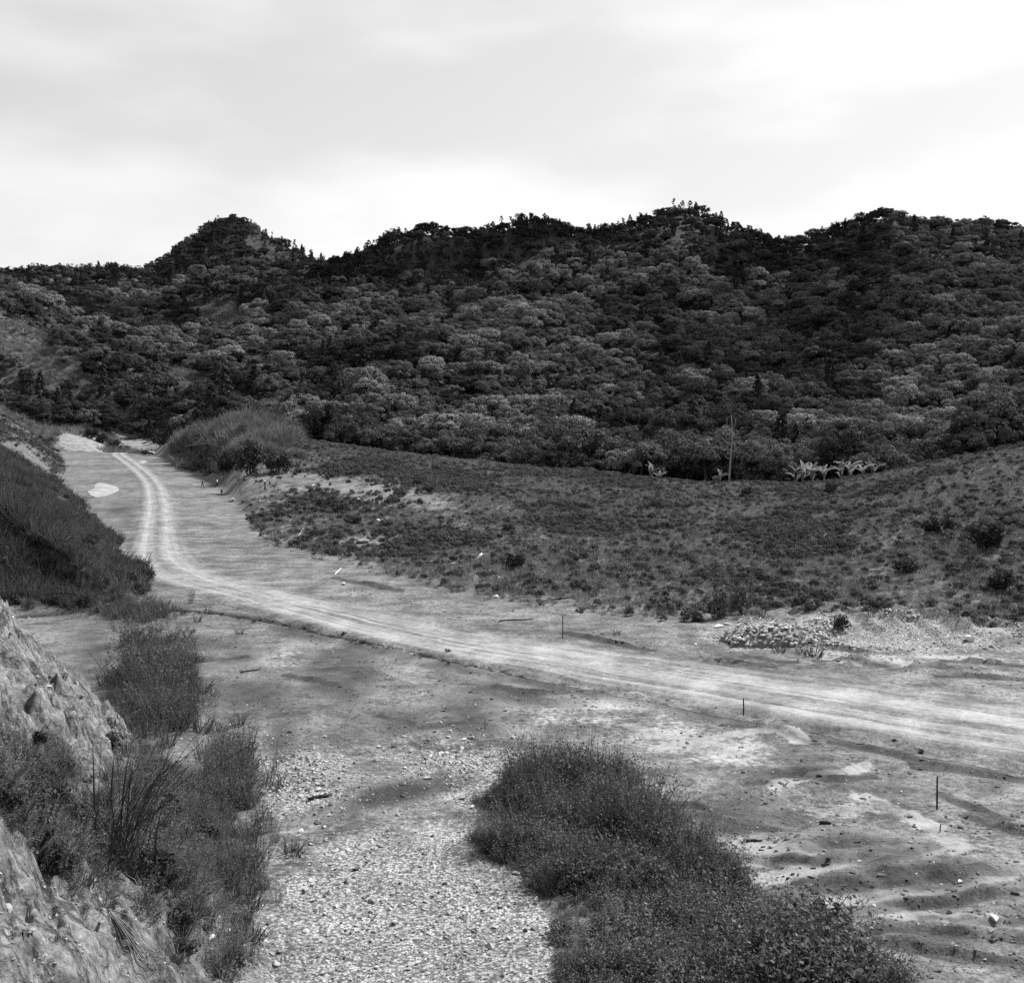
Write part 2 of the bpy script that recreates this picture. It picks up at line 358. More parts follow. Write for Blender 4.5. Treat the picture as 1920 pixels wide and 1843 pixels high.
# ------------------------------------------------------------------ materials (a black and white photograph: every tone is a grey)
def node_mat(name):
    m = bpy.data.materials.new(name); m.use_nodes = True
    nt = m.node_tree; nt.nodes.clear()
    out = nt.nodes.new('ShaderNodeOutputMaterial')
    return m, nt, out
class NB:
    def __init__(s, nt): s.nt = nt
    def n(s, kind, **kw):
        nd = s.nt.nodes.new(kind)
        for k, v in kw.items(): setattr(nd, k, v)
        return nd
    def lk(s, a, b): s.nt.links.new(a, b)
    def put(s, sock, v):
        if hasattr(v, 'is_output') or isinstance(v, bpy.types.NodeSocket): s.lk(v, sock)
        else: sock.default_value = v
    def m(s, op, a, b=0.0, c=None, clamp=False):
        nd = s.n('ShaderNodeMath', operation=op); nd.use_clamp = clamp
        s.put(nd.inputs[0], a); s.put(nd.inputs[1], b)
        if c is not None: s.put(nd.inputs[2], c)
        return nd.outputs[0]
    def mix(s, a, b, t):      # a + (b-a)*t, scalars
        return s.m('MULTIPLY_ADD', s.m('SUBTRACT', b, a), t, a)
    def rng(s, v, a, b, c, d, smooth=True):
        nd = s.n('ShaderNodeMapRange'); nd.interpolation_type = 'SMOOTHSTEP' if smooth else 'LINEAR'
        for i, q in enumerate((v, a, b, c, d)): s.put(nd.inputs[i], q)
        return nd.outputs[0]
    def noise(s, vec, scale, detail=3.0, rough=.5, dist=0.0):
        nd = s.n('ShaderNodeTexNoise'); s.lk(vec, nd.inputs['Vector'])
        nd.inputs['Scale'].default_value = scale; nd.inputs['Detail'].default_value = detail; nd.inputs['Roughness'].default_value = rough; nd.inputs['Distortion'].default_value = dist
        return nd.outputs[0]
    def voro(s, vec, scale, feature='F1', out='Distance'):
        nd = s.n('ShaderNodeTexVoronoi', feature=feature); s.lk(vec, nd.inputs['Vector']); nd.inputs['Scale'].default_value = scale
        return nd.outputs[out]
    def at(s, name): return s.n('ShaderNodeAttribute', attribute_name=name).outputs['Fac']
    def pos(s): return s.n('ShaderNodeNewGeometry').outputs['Position']
    def map(s, vec, scale=(1, 1, 1), rot=(0, 0, 0)):
        nd = s.n('ShaderNodeMapping'); s.lk(vec, nd.inputs[0]); nd.inputs['Scale'].default_value = scale; nd.inputs['Rotation'].default_value = rot
        return nd.outputs[0]
    def grey(s, v):
        nd = s.n('ShaderNodeCombineColor')
        for i in range(3): s.lk(v, nd.inputs[i])
        return nd.outputs[0]

def soil_value(b):
    """the grey of graded earth and gravel, shared by the land and the road so that the one runs into the other"""
    p = b.pos()
    big = b.noise(p, .055, 4, .55); mid = b.noise(p, .45, 4, .6); fine = b.noise(p, 3.2, 4, .7); grit = b.noise(p, 11.0, 3, .75)
    v = b.rng(big, .3, .7, .09, .148)
    v = b.m('MULTIPLY', v, b.rng(mid, .30, .70, .56, 1.38))
    v = b.m('MULTIPLY', v, b.rng(b.noise(b.map(p, (.16, .5, 1), (0, 0, .6)), 1.0, 5, .68), .36, .66, .86, 1.12))
    v = b.m('MULTIPLY', v, b.rng(fine, .28, .72, .55, 1.5))
    v = b.m('MULTIPLY', v, b.rng(grit, .3, .7, .62, 1.42))
    return v, p, (big, mid, fine, grit)
def finish(b, out, v, rough, bump=None, bstr=.6, bdist=.06, spec=.15):
    pr = b.n('ShaderNodeBsdfPrincipled')
    b.lk(b.grey(v), pr.inputs['Base Color']); b.put(pr.inputs['Roughness'], rough)
    pr.inputs['Specular IOR Level'].default_value = spec
    if bump is not None:
        bp = b.n('ShaderNodeBump'); bp.inputs['Strength'].default_value = bstr; bp.inputs['Distance'].default_value = bdist
        b.lk(bump, bp.inputs['Height']); b.lk(bp.outputs[0], pr.inputs['Normal'])
    b.lk(pr.outputs[0], out.inputs['Surface'])
    return pr

M = {}
# land
m, nt, out = node_mat('earth_and_turf'); b = NB(nt)
v, p, (big, mid, fine, grit) = soil_value(b)
pale, dark, veg, rock, grav = b.at('pale'), b.at('dark'), b.at('veg'), b.at('rock'), b.at('gravel')
rag = b.m('ADD', b.m('MULTIPLY', b.m('SUBTRACT', fine, .5), 1.1), b.m('MULTIPLY', b.m('SUBTRACT', mid, .5), 1.0))
def ragged(a):      # the drawn patches get broken, crisp edges
    return b.m('MULTIPLY', b.rng(b.m('ADD', a, rag), .22, .62, 0.0, 1.0), b.rng(a, .04, .2, 0.0, 1.0))
pale, dark, grav = ragged(pale), ragged(dark), ragged(grav)
# pale tracks and silt
pv = b.m('MULTIPLY', b.rng(mid, .3, .7, .19, .31), b.rng(fine, .25, .75, .75, 1.25))
v = b.mix(v, pv, b.m('MULTIPLY', pale, b.rng(mid, .3, .6, .5, 1.0)))
# gravel: lighter chips in darker grit
vo = b.voro(p, 12.0, 'F1', 'Color')
sep = b.n('ShaderNodeSeparateColor'); b.lk(vo, sep.inputs[0])
gv = b.m('MULTIPLY', b.rng(sep.outputs[0], .1, .95, .11, .38), b.rng(mid, .3, .7, .8, 1.2))
gv = b.m('MULTIPLY', gv, b.rng(b.voro(p, 12.0), .3, .8, 1.0, .45))
v = b.mix(v, gv, grav)
# bare cut bank: streaks of pale weathered rock and darker seams
st = b.noise(b.map(p, (1.1, 1.5, 1.3), (0, 0, .5)), 1.0, 8, .72); st2 = b.noise(b.map(p, (3.4, 5.0, 4.2), (0, .3, .3)), 1.0, 7, .75)
seam = b.m('ABSOLUTE', b.m('SUBTRACT', b.noise(b.map(p, (.35, 1.3, .7), (0, 0, .35)), 1.0, 6, .66), .5))
rv = b.m('MULTIPLY', b.rng(st, .32, .62, .06, .175), b.rng(st2, .28, .66, .5, 1.25))
rv = b.m('MULTIPLY', rv, b.rng(seam, .0, .035, .3, 1.0))
rv = b.m('MULTIPLY', rv, b.m('MULTIPLY', b.rng(fine, .25, .75, .65, 1.35), b.rng(grit, .3, .7, .75, 1.25)))
v = b.mix(v, rv, rock)
# litter and low growth under plants
tv = b.m('MULTIPLY', b.rng(fine, .3, .7, .045, .12), b.rng(mid, .3, .7, .6, 1.4))
v = b.mix(v, tv, veg)
# dark soil patches and forest floor, plus shade painted at ledge lips and ditch
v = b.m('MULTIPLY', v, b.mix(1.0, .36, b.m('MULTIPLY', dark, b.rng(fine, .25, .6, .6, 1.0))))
h = b.m('ADD', b.m('MULTIPLY', fine, 1.0), b.m('MULTIPLY', grit, .35))
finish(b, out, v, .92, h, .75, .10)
M['land'] = m
# road
m, nt, out = node_mat('packed_dirt_road'); b = NB(nt)
v, p, (big, mid, fine, grit) = soil_value(b)
lat, alo, near = b.at('lateral'), b.at('along'), b.at('near')
cmb = b.n('ShaderNodeCombineXYZ'); b.lk(b.m('MULTIPLY', lat, 5.5), cmb.inputs[0]); b.lk(b.m('MULTIPLY', alo, .05), cmb.inputs[1])
str1 = b.noise(cmb.outputs[0], 1.0, 5, .62)
cm2 = b.n('ShaderNodeCombineXYZ'); b.lk(b.m('MULTIPLY', lat, 17.0), cm2.inputs[0]); b.lk(b.m('MULTIPLY', alo, .10), cm2.inputs[1])
str2 = b.noise(cm2.outputs[0], 1.0, 3, .6)
wob = b.m('MULTIPLY_ADD', b.m('SUBTRACT', b.noise(b.map(p, (.25, .25, .25)), 1.0, 3), .5), .35, lat)
al = b.m('ABSOLUTE', wob)
def gauss(c, w):
    q = b.m('DIVIDE', b.m('SUBTRACT', al, c), w)
    return b.m('EXPONENT', b.m('MULTIPLY', b.m('MULTIPLY', q, q), -1.0))
far_m = b.m('MULTIPLY', gauss(.58, .40), b.rng(b.noise(b.map(p, (.3, .3, .3)), 1.0, 4, .65), .3, .6, .55, 1.0))
body = b.rng(al, .75, 1.25, 1.0, 0.0)
near_m = b.m('MULTIPLY', b.m('MULTIPLY', body, b.rng(str1, .38, .56, .18, 1.0)), b.rng(b.noise(b.map(p, (.22, .22, .22)), 1.0, 5, .7), .35, .6, .6, 1.0))
mask = b.mix(far_m, near_m, near)
mask = b.m('MULTIPLY', mask, b.rng(str2, .3, .55, .5, 1.0), clamp=True)
mask = b.m('MULTIPLY', mask, b.rng(al, 1.05, 1.4, 1.0, 0.0))
pv = b.m('MULTIPLY', b.m('MULTIPLY', b.rng(mid, .3, .7, .235, .325), b.rng(fine, .25, .75, .84, 1.14)), b.rng(grit, .3, .7, .8, 1.18))
v = b.mix(v, pv, mask)
finish(b, out, v, .95, b.m('ADD', b.m('MULTIPLY', str2, .6), b.m('MULTIPLY', grit, .25)), .5, .05)
M['road'] = m
def plain_mat(key, name, val, rough=.8, var=.35, scale=6.0, spec=.25, stretch=(1, 1, 1)):
    m, nt, out = node_mat(name); b = NB(nt)
    co = b.n('ShaderNodeTexCoord').outputs['Object']
    nz = b.noise(b.map(co, stretch), scale, 4, .6)
    rnd = b.n('ShaderNodeObjectInfo').outputs['Random']
    v = b.m('MULTIPLY', b.rng(nz, .25, .75, val * (1 - var), val * (1 + var)), b.rng(rnd, 0, 1, .82, 1.18, False))
    finish(b, out, v, rough, nz, .35, .03, spec)
    M[key] = m
def leaf_mat(key, name, val, spread=.5, trans=.22, inst=.35, spec=.18, rough=.6):
    m, nt, out = node_mat(name); b = NB(nt)
    isl = b.n('ShaderNodeNewGeometry').outputs['Random Per Island']
    rnd = b.n('ShaderNodeObjectInfo').outputs['Random']
    v = b.m('MULTIPLY', b.rng(isl, 0, 1, val * (1 - spread), val * (1 + spread), False), b.rng(rnd, 0, 1, 1 - inst, 1 + inst, False))
    pr = b.n('ShaderNodeBsdfDiffuse'); g = b.grey(b.m('ADD', v, spec * .06))
    b.lk(g, pr.inputs['Color'])
    tr = b.n('ShaderNodeBsdfTranslucent'); b.lk(g, tr.inputs['Color'])
    mx = b.n('ShaderNodeMixShader'); mx.inputs[0].default_value = trans
    b.lk(pr.outputs[0], mx.inputs[1]); b.lk(tr.outputs[0], mx.inputs[2]); b.lk(mx.outputs[0], out.inputs['Surface'])
    M[key] = m
leaf_mat('leaf_mid', 'tree_foliage_mid', 0.078)
leaf_mat('leaf_dark', 'tree_foliage_dark', 0.034)
leaf_mat('leaf_light', 'tree_foliage_light', 0.165)
leaf_mat('needle', 'conifer_foliage', 0.03, .5, .15, .4)
leaf_mat('shrub', 'shrub_foliage', 0.09, .6)
leaf_mat('shrub_dark', 'dark_shrub_foliage', 0.036, .5, .15)
leaf_mat('grass', 'field_grass', 0.165, .5, .25, .4)
leaf_mat('grass_dark', 'rank_grass', 0.08, .6, .2, .4)
leaf_mat('grass_dry', 'dry_grass', 0.32, .4, .3, .35)
leaf_mat('weed', 'weed_leaves', 0.1, .7, .2, .35, .2, .55)
leaf_mat('cane', 'cane_blades', 0.028, .5, .15, .3)
leaf_mat('banana', 'banana_leaves', .17, .4, .35, .3, .5, .35)
plain_mat('bark', 'tree_bark', .06, .9, .4, 3.0)
plain_mat('deadwood', 'bleached_dead_wood', .2, .85, .3, 4.0)
plain_mat('stake', 'weathered_dark_stake', .022, .85, .35, 9.0, .1)
plain_mat('stone', 'pale_field_stone', .30, .9, .3, 3.0, .12)
plain_mat('stone_w', 'chalk_white_stone', .5, .9, .15, 3.0, .12)
plain_mat('stone_d', 'dark_field_stone', .16, .9, .4, 3.0, .12)
plain_mat('plank', 'bare_pale_board', .75, .7, .12, 5.0)
plain_mat('log', 'charred_branch', .03, .9, .4, 7.0, .1)

# ------------------------------------------------------------------ what grows where (photo coordinates of each point of the land)
YB = K((330, 868), (400, 886), (440, 892), (452, 935), (470, 990), (500, 1014), (600, 1042), (700, 1064), (800, 1088), (870, 1112), (1000, 1140), (1060, 1150), (1200, 1152), (1340, 1158), (1500, 1140), (1600, 1148), (1750, 1160), (1920, 1178), (2900, 1200))
THICKET = [(885, 1575), (900, 1505), (955, 1470), (1010, 1462), (1100, 1455), (1205, 1466), (1195, 1500), (1250, 1560), (1370, 1640), (1470, 1712), (1560, 1760), (1680, 1840), (1730, 1900), (1060, 1900), (1045, 1760), (1000, 1665), (935, 1625)]
THICKET_W = [flat(*q) for q in THICKET + THICKET[:1]]
def masks(x, y, z):
    d = np.maximum(y, 12.0); px, py = CX + F * x / d, HY + F * (CAMH - z) / d
    n1, n2 = fbm(x / 6, y / 9, 3, 51), fbm(x / 1.6, y / 2.2, 3, 55)
    D_crest, D_dip = row_d('crest', px), row_d('dip', px)
    yb = np.interp(px, YB[:, 0], YB[:, 1])
    # field of grass and scrub
    edge = sstep(-8, 14, yb - py + 12 * n2 + 9 * n1)
    field = edge * (px > 325) * (d < D_dip + 60)
    bare = np.maximum.reduce([1.3 * blob(px, py, 610, 912, 210, 26, 6), 1.2 * blob(px, py, 470, 915, 60, 26), blob(px, py, 800, 940, 90, 26, 16), .7 * blob(px, py, 480, 950, 60, 50), .9 * blob(px, py, 680, 1015, 50, 18), .6 * blob(px, py, 540, 985, 80, 26), .5 * blob(px, py, 900, 1090, 120, 20, 12), .55 * blob(px, py, 1100, 1130, 160, 22),
                              .75 * blob(px, py, 1600, 1168, 170, 28), .9 * blob(px, py, 1760, 1185, 110, 26), .8 * blob(px, py, 1540, 1140, 50, 16), .6 * blob(px, py, 560, 1010, 90, 22)])
    dense = np.maximum.reduce([blob(px, py, 640, 955, 65, 22, 20), blob(px, py, 1350, 1135, 70, 26)])
    field = field * np.clip(1 - bare * (1.0 + .7 * n2) + dense, 0, 1)
    # left slope beyond the gully
    ins_b = in_poly(x, y, BANK_B + [(-900, 440), (-900, 44)])
    sb, _, _ = poly_dist(x, y, BANK_B)
    left = np.where(ins_b, sstep(.2, 3.0, sb + 1.6 * n2 + 2.2 * n1), 0)
    scar = np.clip(np.maximum.reduce([1.2 * blob(px, py, 60, 858, 62, 12, 40), .9 * blob(px, py, 20, 835, 28, 12, 30)]), 0, 1)
    left = left * np.clip(1 - 1.1 * scar, 0, 1)
    # cut faces beyond the road's end
    cut = np.clip(np.maximum(1.3 * blob(px, py, 150, 830, 62, 17, 10), 1.4 * blob(px, py, 262, 828, 52, 22, 12)), 0, 1) * (d > 395) * (d < 500)
    hills = (d > np.where(px < 330, 405, D_crest)) * np.clip(1 - 1.2 * cut, 0, 1)
    # near bank
    ins_a = in_poly(x, y, BANK_A + [(-60, -40), (-3.4, -40)])
    sa, _, _ = poly_dist(x, y, BANK_A)
    ina = np.where(ins_a, sstep(-.3, .8, sa), 0)
    band = np.clip(np.maximum.reduce([1.3 * blob(px, py, 330, 1520, 130, 110), 1.2 * blob(px, py, 60, 1440, 90, 60), 1.3 * blob(px, py, 190, 1560, 120, 80), 1.0 * blob(px, py, 360, 1660, 90, 90), .75 * blob(px, py, 60, 1560, 80, 50), .9 * blob(px, py, 300, 1400, 60, 60),
                                      .6 * blob(px, py, 400, 1760, 100, 70), .9 * blob(px, py, 300, 1640, 50, 50), .55 * blob(px, py, 130, 1730, 60, 25, 35)]), 0, 1)
    off = np.clip(np.maximum.reduce([blob(px, py, 80, 1690, 130, 38, 35), 1.2 * blob(px, py, 110, 1260, 140, 130), .8 * blob(px, py, 190, 1380, 40, 30), .7 * blob(px, py, 40, 1780, 140, 50)]), 0, 1)
    bveg = ina * np.clip(band * 1.25 - off * .9 + .45 * n2, 0, 1)
    rock = np.clip(np.maximum(ina * (1 - bveg), np.where(ins_b, scar, 0)) + .35 * cut, 0, 1)
    # weeds in the foreground and on the plain
    thick = in_poly(px + 22 * n2, py + 14 * n1, THICKET) * (y < 60) * (~ins_a) * 1.0
    spots = np.maximum.reduce([blob(px, py, 290, 1290, 55, 60), .7 * blob(px, py, 255, 1150, 60, 14), .6 * blob(px, py, 430, 1480, 40, 60), .5 * blob(px, py, 470, 1640, 40, 90)]) * (~ins_b)
    spots = np.where(py > 1100, spots, 0)
    dd, lat, alo = np.full(x.shape, 99.0), np.full(x.shape, 99.0), np.zeros(x.shape); nd = np.nonzero(y < 110)[0]
    dd[nd], lat[nd], alo[nd] = poly_dist(x[nd], y[nd], DITCH)
    dv = np.exp(-((lat - .25) / .6) ** 2) * (dd < 4) * np.clip(.6 + .6 * vnoise(alo / 5, alo * 0, 60), .15, 1)
    tin, _, _ = poly_dist(x, y, THICKET_W)
    veg = np.clip(np.maximum.reduce([field, left, hills * 1.0, bveg, thick, .6 * spots, .5 * dv]), 0, 1)
    gravel = np.clip(np.maximum.reduce([1.3 * blob(px, py, 760, 1760, 300, 190), .9 * blob(px, py, 560, 1470, 120, 60), .8 * blob(px, py, 900, 1480, 90, 90), .6 * blob(px, py, 820, 1420, 120, 40), .8 * blob(px, py, 1420, 1195, 120, 22), .5 * blob(px, py, 450, 1380, 70, 40), .9 * blob(px, py, 1700, 1195, 190, 30)]) + .25 * n2, 0, 1) * (y < 110)
    dk = np.maximum.reduce([.8 * blob(px, py, 740, 1490, 170, 22, -12), .7 * blob(px, py, 880, 1340, 70, 40, 10), .8 * blob(px, py, 1600, 1590, 150, 26), .9 * blob(px, py, 1690, 1650, 190, 28, -4), .7 * blob(px, py, 1500, 1450, 90, 18), .6 * blob(px, py, 1370, 1530, 110, 40), .6 * blob(px, py, 1790, 1750, 160, 50),
        .7 * blob(px, py, 640, 1260, 80, 60), .6 * blob(px, py, 470, 1300, 90, 40), .55 * blob(px, py, 960, 1300, 150, 22, 8), .5 * blob(px, py, 760, 1350, 130, 30, -10), .5 * blob(px, py, 400, 1230, 110, 30), .5 * blob(px, py, 170, 1240, 60, 90), .45 * blob(px, py, 230, 960, 40, 40), 1.25 * np.exp(-(lat / .62) ** 2) * (dd < 3), .45 * np.exp(-((lat - 1.4) / 1.6) ** 2) * (dd < 6) * (px > 500), .5 * blob(px, py, 530, 1380, 40, 70)])  # terms in lat paint the ditch scarp's shade into the soil
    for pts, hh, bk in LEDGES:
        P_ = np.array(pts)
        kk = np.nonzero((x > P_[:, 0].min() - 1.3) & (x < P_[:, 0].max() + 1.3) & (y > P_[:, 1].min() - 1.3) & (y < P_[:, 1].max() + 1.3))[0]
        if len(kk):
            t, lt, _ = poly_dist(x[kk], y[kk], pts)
            dk[kk] = np.maximum(dk[kk], .9 * np.exp(-((lt - .12) / (.22 + .004 * y[kk])) ** 2) * (t < 1.2))  # shade on each ledge lip painted in as darker soil
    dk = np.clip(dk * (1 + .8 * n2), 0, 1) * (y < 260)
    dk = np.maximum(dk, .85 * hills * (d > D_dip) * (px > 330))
    pl = np.zeros_like(x)
    for pts, w in PALE_TRACKS:
        nd = np.nonzero(y < 70)[0]; t, _, _ = poly_dist(x[nd], y[nd], pts)
        pl[nd] = np.maximum(pl[nd], np.exp(-(t / (w * 1.35)) ** 2))
    pl = np.maximum.reduce([pl, .8 * blob(px, py, 1280, 1390, 170, 30, 10), .7 * blob(px, py, 1590, 1520, 110, 16), .8 * blob(px, py, 1420, 1590, 70, 30), .55 * blob(px, py, 1100, 1330, 160, 40), .6 * blob(px, py, 1700, 1225, 200, 30), 1.2 * blob(px, py, 1660, 1182, 200, 24), .8 * blob(px, py, 1440, 1190, 110, 16), .5 * blob(px, py, 1820, 1560, 70, 40),
        .8 * blob(px, py, 760, 1800, 260, 120), .55 * blob(px, py, 700, 1580, 180, 40), .4 * blob(px, py, 560, 1240, 140, 22)])
    pl = np.clip(pl * (1 + .4 * n1), 0, 1) * (y < 120)
    pl = np.maximum(pl, np.clip(1.2 * cut * (1 + .6 * n2), 0, 1))
    return dict(pale=pl, dark=dk, veg=veg, rock=rock, gravel=gravel), dict(px=px, py=py, field=field, left=left, hills=hills, bveg=bveg, thick=thick, spots=spots, ditch=dv, d=d, dd=dd, tin=tin)
PALE_TRACKS = [(catmull([flat(*q) for q in pts], 6), w) for pts, w in [
    ([(1400, 1600), (1500, 1614), (1620, 1618), (1720, 1606), (1790, 1592), (1775, 1570), (1700, 1530), (1620, 1495)], .38),
    ([(1380, 1660), (1560, 1632), (1760, 1600)], .3), ([(1560, 1690), (1720, 1682), (1900, 1660)], .3), ([(1230, 1405), (1330, 1385), (1430, 1375), (1490, 1382), (1500, 1392)], .35),
    ([(1180, 1360), (1260, 1382), (1350, 1400)], .5), ([(1450, 1480), (1580, 1455), (1620, 1440)], .3), ([(1600, 1700), (1760, 1725), (1900, 1735)], .3)]]

# ------------------------------------------------------------------ the ground and the hills
def fan(name, d0, d1, ratio, step, label=None):
    lg = lambda a, b, r: np.exp(np.linspace(math.log(a), math.log(b), int(math.log(b / a) / r) + 1))
    rows = lg(d0, d1, ratio) if d0 > 100 else np.concatenate([lg(d0, 26, .008), lg(26, 95, .0038)[1:], lg(95, d1, ratio)[1:]])
    cols = np.concatenate([np.arange(-880, -60, 26.0), np.arange(-60, 1980, step), np.arange(1984, 2880, 26.0)])
    X = (cols[None, :] - CX) / F * rows[:, None]; Y = np.repeat(rows[:, None], len(cols), 1)
    x, y = X.ravel(), Y.ravel(); z = height(x, y)
    R, Cn = X.shape
    i = np.arange(R * Cn).reshape(R, Cn)
    q = np.stack([i[:-1, :-1], i[:-1, 1:], i[1:, 1:], i[1:, :-1]], -1).reshape(-1, 4)
    me = mesh_np(name, np.stack([x, y, z], 1), [q], True, [M['land']])
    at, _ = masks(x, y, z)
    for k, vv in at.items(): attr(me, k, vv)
    o = link(name, me); o['kind'] = 'structure'
    return o
fan('ground', 13.0, 330.0, .0072, 4.0)
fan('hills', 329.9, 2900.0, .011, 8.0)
# slope under the photographer, behind the frame
gx, gy = np.meshgrid(np.linspace(-70, 70, 71), np.linspace(-45, 13.05, 40))
x, y = gx.ravel(), gy.ravel(); z = height(x, y)
i = np.arange(len(x)).reshape(gx.shape)
me = mesh_np('near_slope', np.stack([x, y, z], 1), [np.stack([i[:-1, :-1], i[:-1, 1:], i[1:, 1:], i[1:, :-1]], -1).reshape(-1, 4)], True, [M['land']])
for k, vv in masks(x, y, z)[0].items(): attr(me, k, vv)
link('near_slope', me)['kind'] = 'structure'

# the dirt road, a sheet on the ground with wheel ruts
def build_road():
    R = np.array(ROAD); seg = np.hypot(*(np.diff(R[:, :2], axis=0).T)); s = np.concatenate([[0], np.cumsum(seg)])
    t = np.arange(0, s[-1], .55)
    cx, cy, hw = [np.interp(t, s, R[:, k]) for k in range(3)]
    for k in range(3):      # soften the corners of the resampled line
        cx = np.convolve(np.pad(cx, 6, 'edge'), np.ones(13) / 13, 'valid'); cy = np.convolve(np.pad(cy, 6, 'edge'), np.ones(13) / 13, 'valid')
    tx, ty = np.gradient(cx), np.gradient(cy); n = np.hypot(tx, ty); nx, ny = -ty / n, tx / n
    lat = np.linspace(-1.45, 1.45, 41)
    X = cx[:, None] + nx[:, None] * lat * hw[:, None]; Y = cy[:, None] + ny[:, None] * lat * hw[:, None]
    Lt = np.broadcast_to(lat, X.shape); Al = np.broadcast_to(t[:, None], X.shape)
    near = sstep(125, 78, Y)
    z = height(X.ravel(), Y.ravel()).reshape(X.shape)
    rut = -.07 * np.exp(-((np.abs(Lt) - .55) / .16) ** 2) + .03 * np.exp(-(Lt / .2) ** 2)
    rough = .05 * fbm(Lt * 5, Al / 9, 4, 71) 
    fade = sstep(1.45, 1.2, np.abs(Lt))
    z = z + .012 + .10 * sstep(1.42, 1.15, np.abs(Lt)) + (rut + rough) * fade
    R_, C_ = X.shape; i = np.arange(R_ * C_).reshape(R_, C_)
    me = mesh_np('dirt_road', np.stack([X.ravel(), Y.ravel(), z.ravel()], 1), [np.stack([i[:-1, :-1], i[:-1, 1:], i[1:, 1:], i[1:, :-1]], -1).reshape(-1, 4)], True, [M['road']])
    attr(me, 'lateral', Lt.ravel()); attr(me, 'along', Al.ravel()); attr(me, 'near', near.ravel())
    me.flip_normals() if me.polygons[0].normal.z < 0 else None
    link('dirt_road', me)['kind'] = 'structure'
build_road()

# ------------------------------------------------------------------ plants: meshes
def leaf_quads(C, N, size, rng, aspect=.62, jitter=.38):
    """one diamond leaf (or spray of leaves) per centre, facing roughly along N"""
    n = len(C)
    N = N + rng.normal(0, jitter, (n, 3)); N /= np.linalg.norm(N, axis=1)[:, None]
    A = np.cross(N, rng.normal(0, 1, (n, 3))); A /= np.linalg.norm(A, axis=1)[:, None]
    B = np.cross(N, A)
    sz = (size * rng.uniform(.6, 1.4, n))[:, None]
    V = np.stack([C - A * sz, C - B * sz * aspect, C + A * sz, C + B * sz * aspect], 1).reshape(-1, 3)
    return V, np.arange(4 * n).reshape(n, 4)
def crown_mesh(name, mat, seed, shape='round', nclump=34, nleaf=135, leaf=.205):
    """a crown of radius about 1 x 1 x .8 in units of 4.5 m: clumps of leaf sprays over a dome"""
    rng = np.random.default_rng(seed); Cs, Ns = [], []
    R = 4.5
    lobes = [(rng.uniform(-.38, .38), rng.uniform(-.38, .38), rng.uniform(-.15, .28), rng.uniform(.55, .8)) for _ in range(4)]
    for k in range(nclump):
        if shape == 'round':
            lx, ly, lz, lr = lobes[k % 4]
            th = rng.uniform(0, 2 * math.pi); cz = rng.uniform(-.45, 1.0); sr = math.sqrt(max(0, 1 - cz * cz))
            rr = lr * rng.uniform(.72, 1.05)
            c = np.array([lx + sr * math.cos(th) * rr, ly + sr * math.sin(th) * rr, lz + cz * rr * .85]) * R
            cr = rng.uniform(.75, 1.35)
        elif shape == 'flat':
            th = rng.uniform(0, 2 * math.pi); q = math.sqrt(rng.uniform(0, 1))
            c = np.array([math.cos(th) * q * 1.05, math.sin(th) * q * 1.05, .35 * (1 - q * q) + rng.choice([-.35, 0., .1]) + rng.uniform(-.06, .06)]) * R
            cr = rng.uniform(.8, 1.4)
        elif shape == 'cone':       # a tall, narrow crown in ragged tiers
            t = (k + .5) / nclump; th = k * 2.4 + rng.uniform(-.5, .5)
            rad = (1 - t) ** .8 * .42 * rng.uniform(.5, 1.15) + .04
            c = np.array([math.cos(th) * rad, math.sin(th) * rad, -.9 + 2.1 * t]) * R
            cr = .35 + .75 * (1 - t) * rng.uniform(.7, 1.2)
        else:                       # 'tuft': bare stem with a small head, as on the skyline
            t = rng.uniform(0, 1); th = rng.uniform(0, 6.28); rad = .33 * math.sin(math.pi * (.15 + .8 * t)) * rng.uniform(.4, 1)
            c = np.array([math.cos(th) * rad, math.sin(th) * rad, -.55 + 1.6 * t]) * R
            cr = rng.uniform(.45, .8)
        v = rng.normal(0, 1, (nleaf, 3)); v /= np.linalg.norm(v, axis=1)[:, None]
        v[:, 2] = np.where(v[:, 2] < -.35, -v[:, 2], v[:, 2])
        Cs.append(c + v * (cr * rng.uniform(.65, 1.05, nleaf))[:, None] * np.array([1, 1, .8])); Ns.append(v * .75 + c / R * .5 + np.array([0, 0, .25]))
    V, q = leaf_quads(np.concatenate(Cs), np.concatenate(Ns), leaf, rng)
    return mesh_np(name, V, [q], False, [M[mat]])
CROWNS = [crown_mesh('crown', 'leaf_mid', 1), crown_mesh('crown', 'leaf_dark', 2), crown_mesh('crown', 'leaf_light', 3), crown_mesh('crown', 'leaf_mid', 4, 'flat'), crown_mesh('crown', 'leaf_dark', 5, 'flat'), crown_mesh('crown', 'leaf_mid', 6, leaf=.18, nleaf=150),
          crown_mesh('crown', 'needle', 7, 'cone', 40, 40, .26), crown_mesh('crown', 'leaf_dark', 8, 'cone', 34, 44, .30), crown_mesh('crown', 'needle', 9, 'tuft', 16, 44, .26), crown_mesh('crown', 'leaf_dark', 10, 'tuft', 20, 40, .28)]
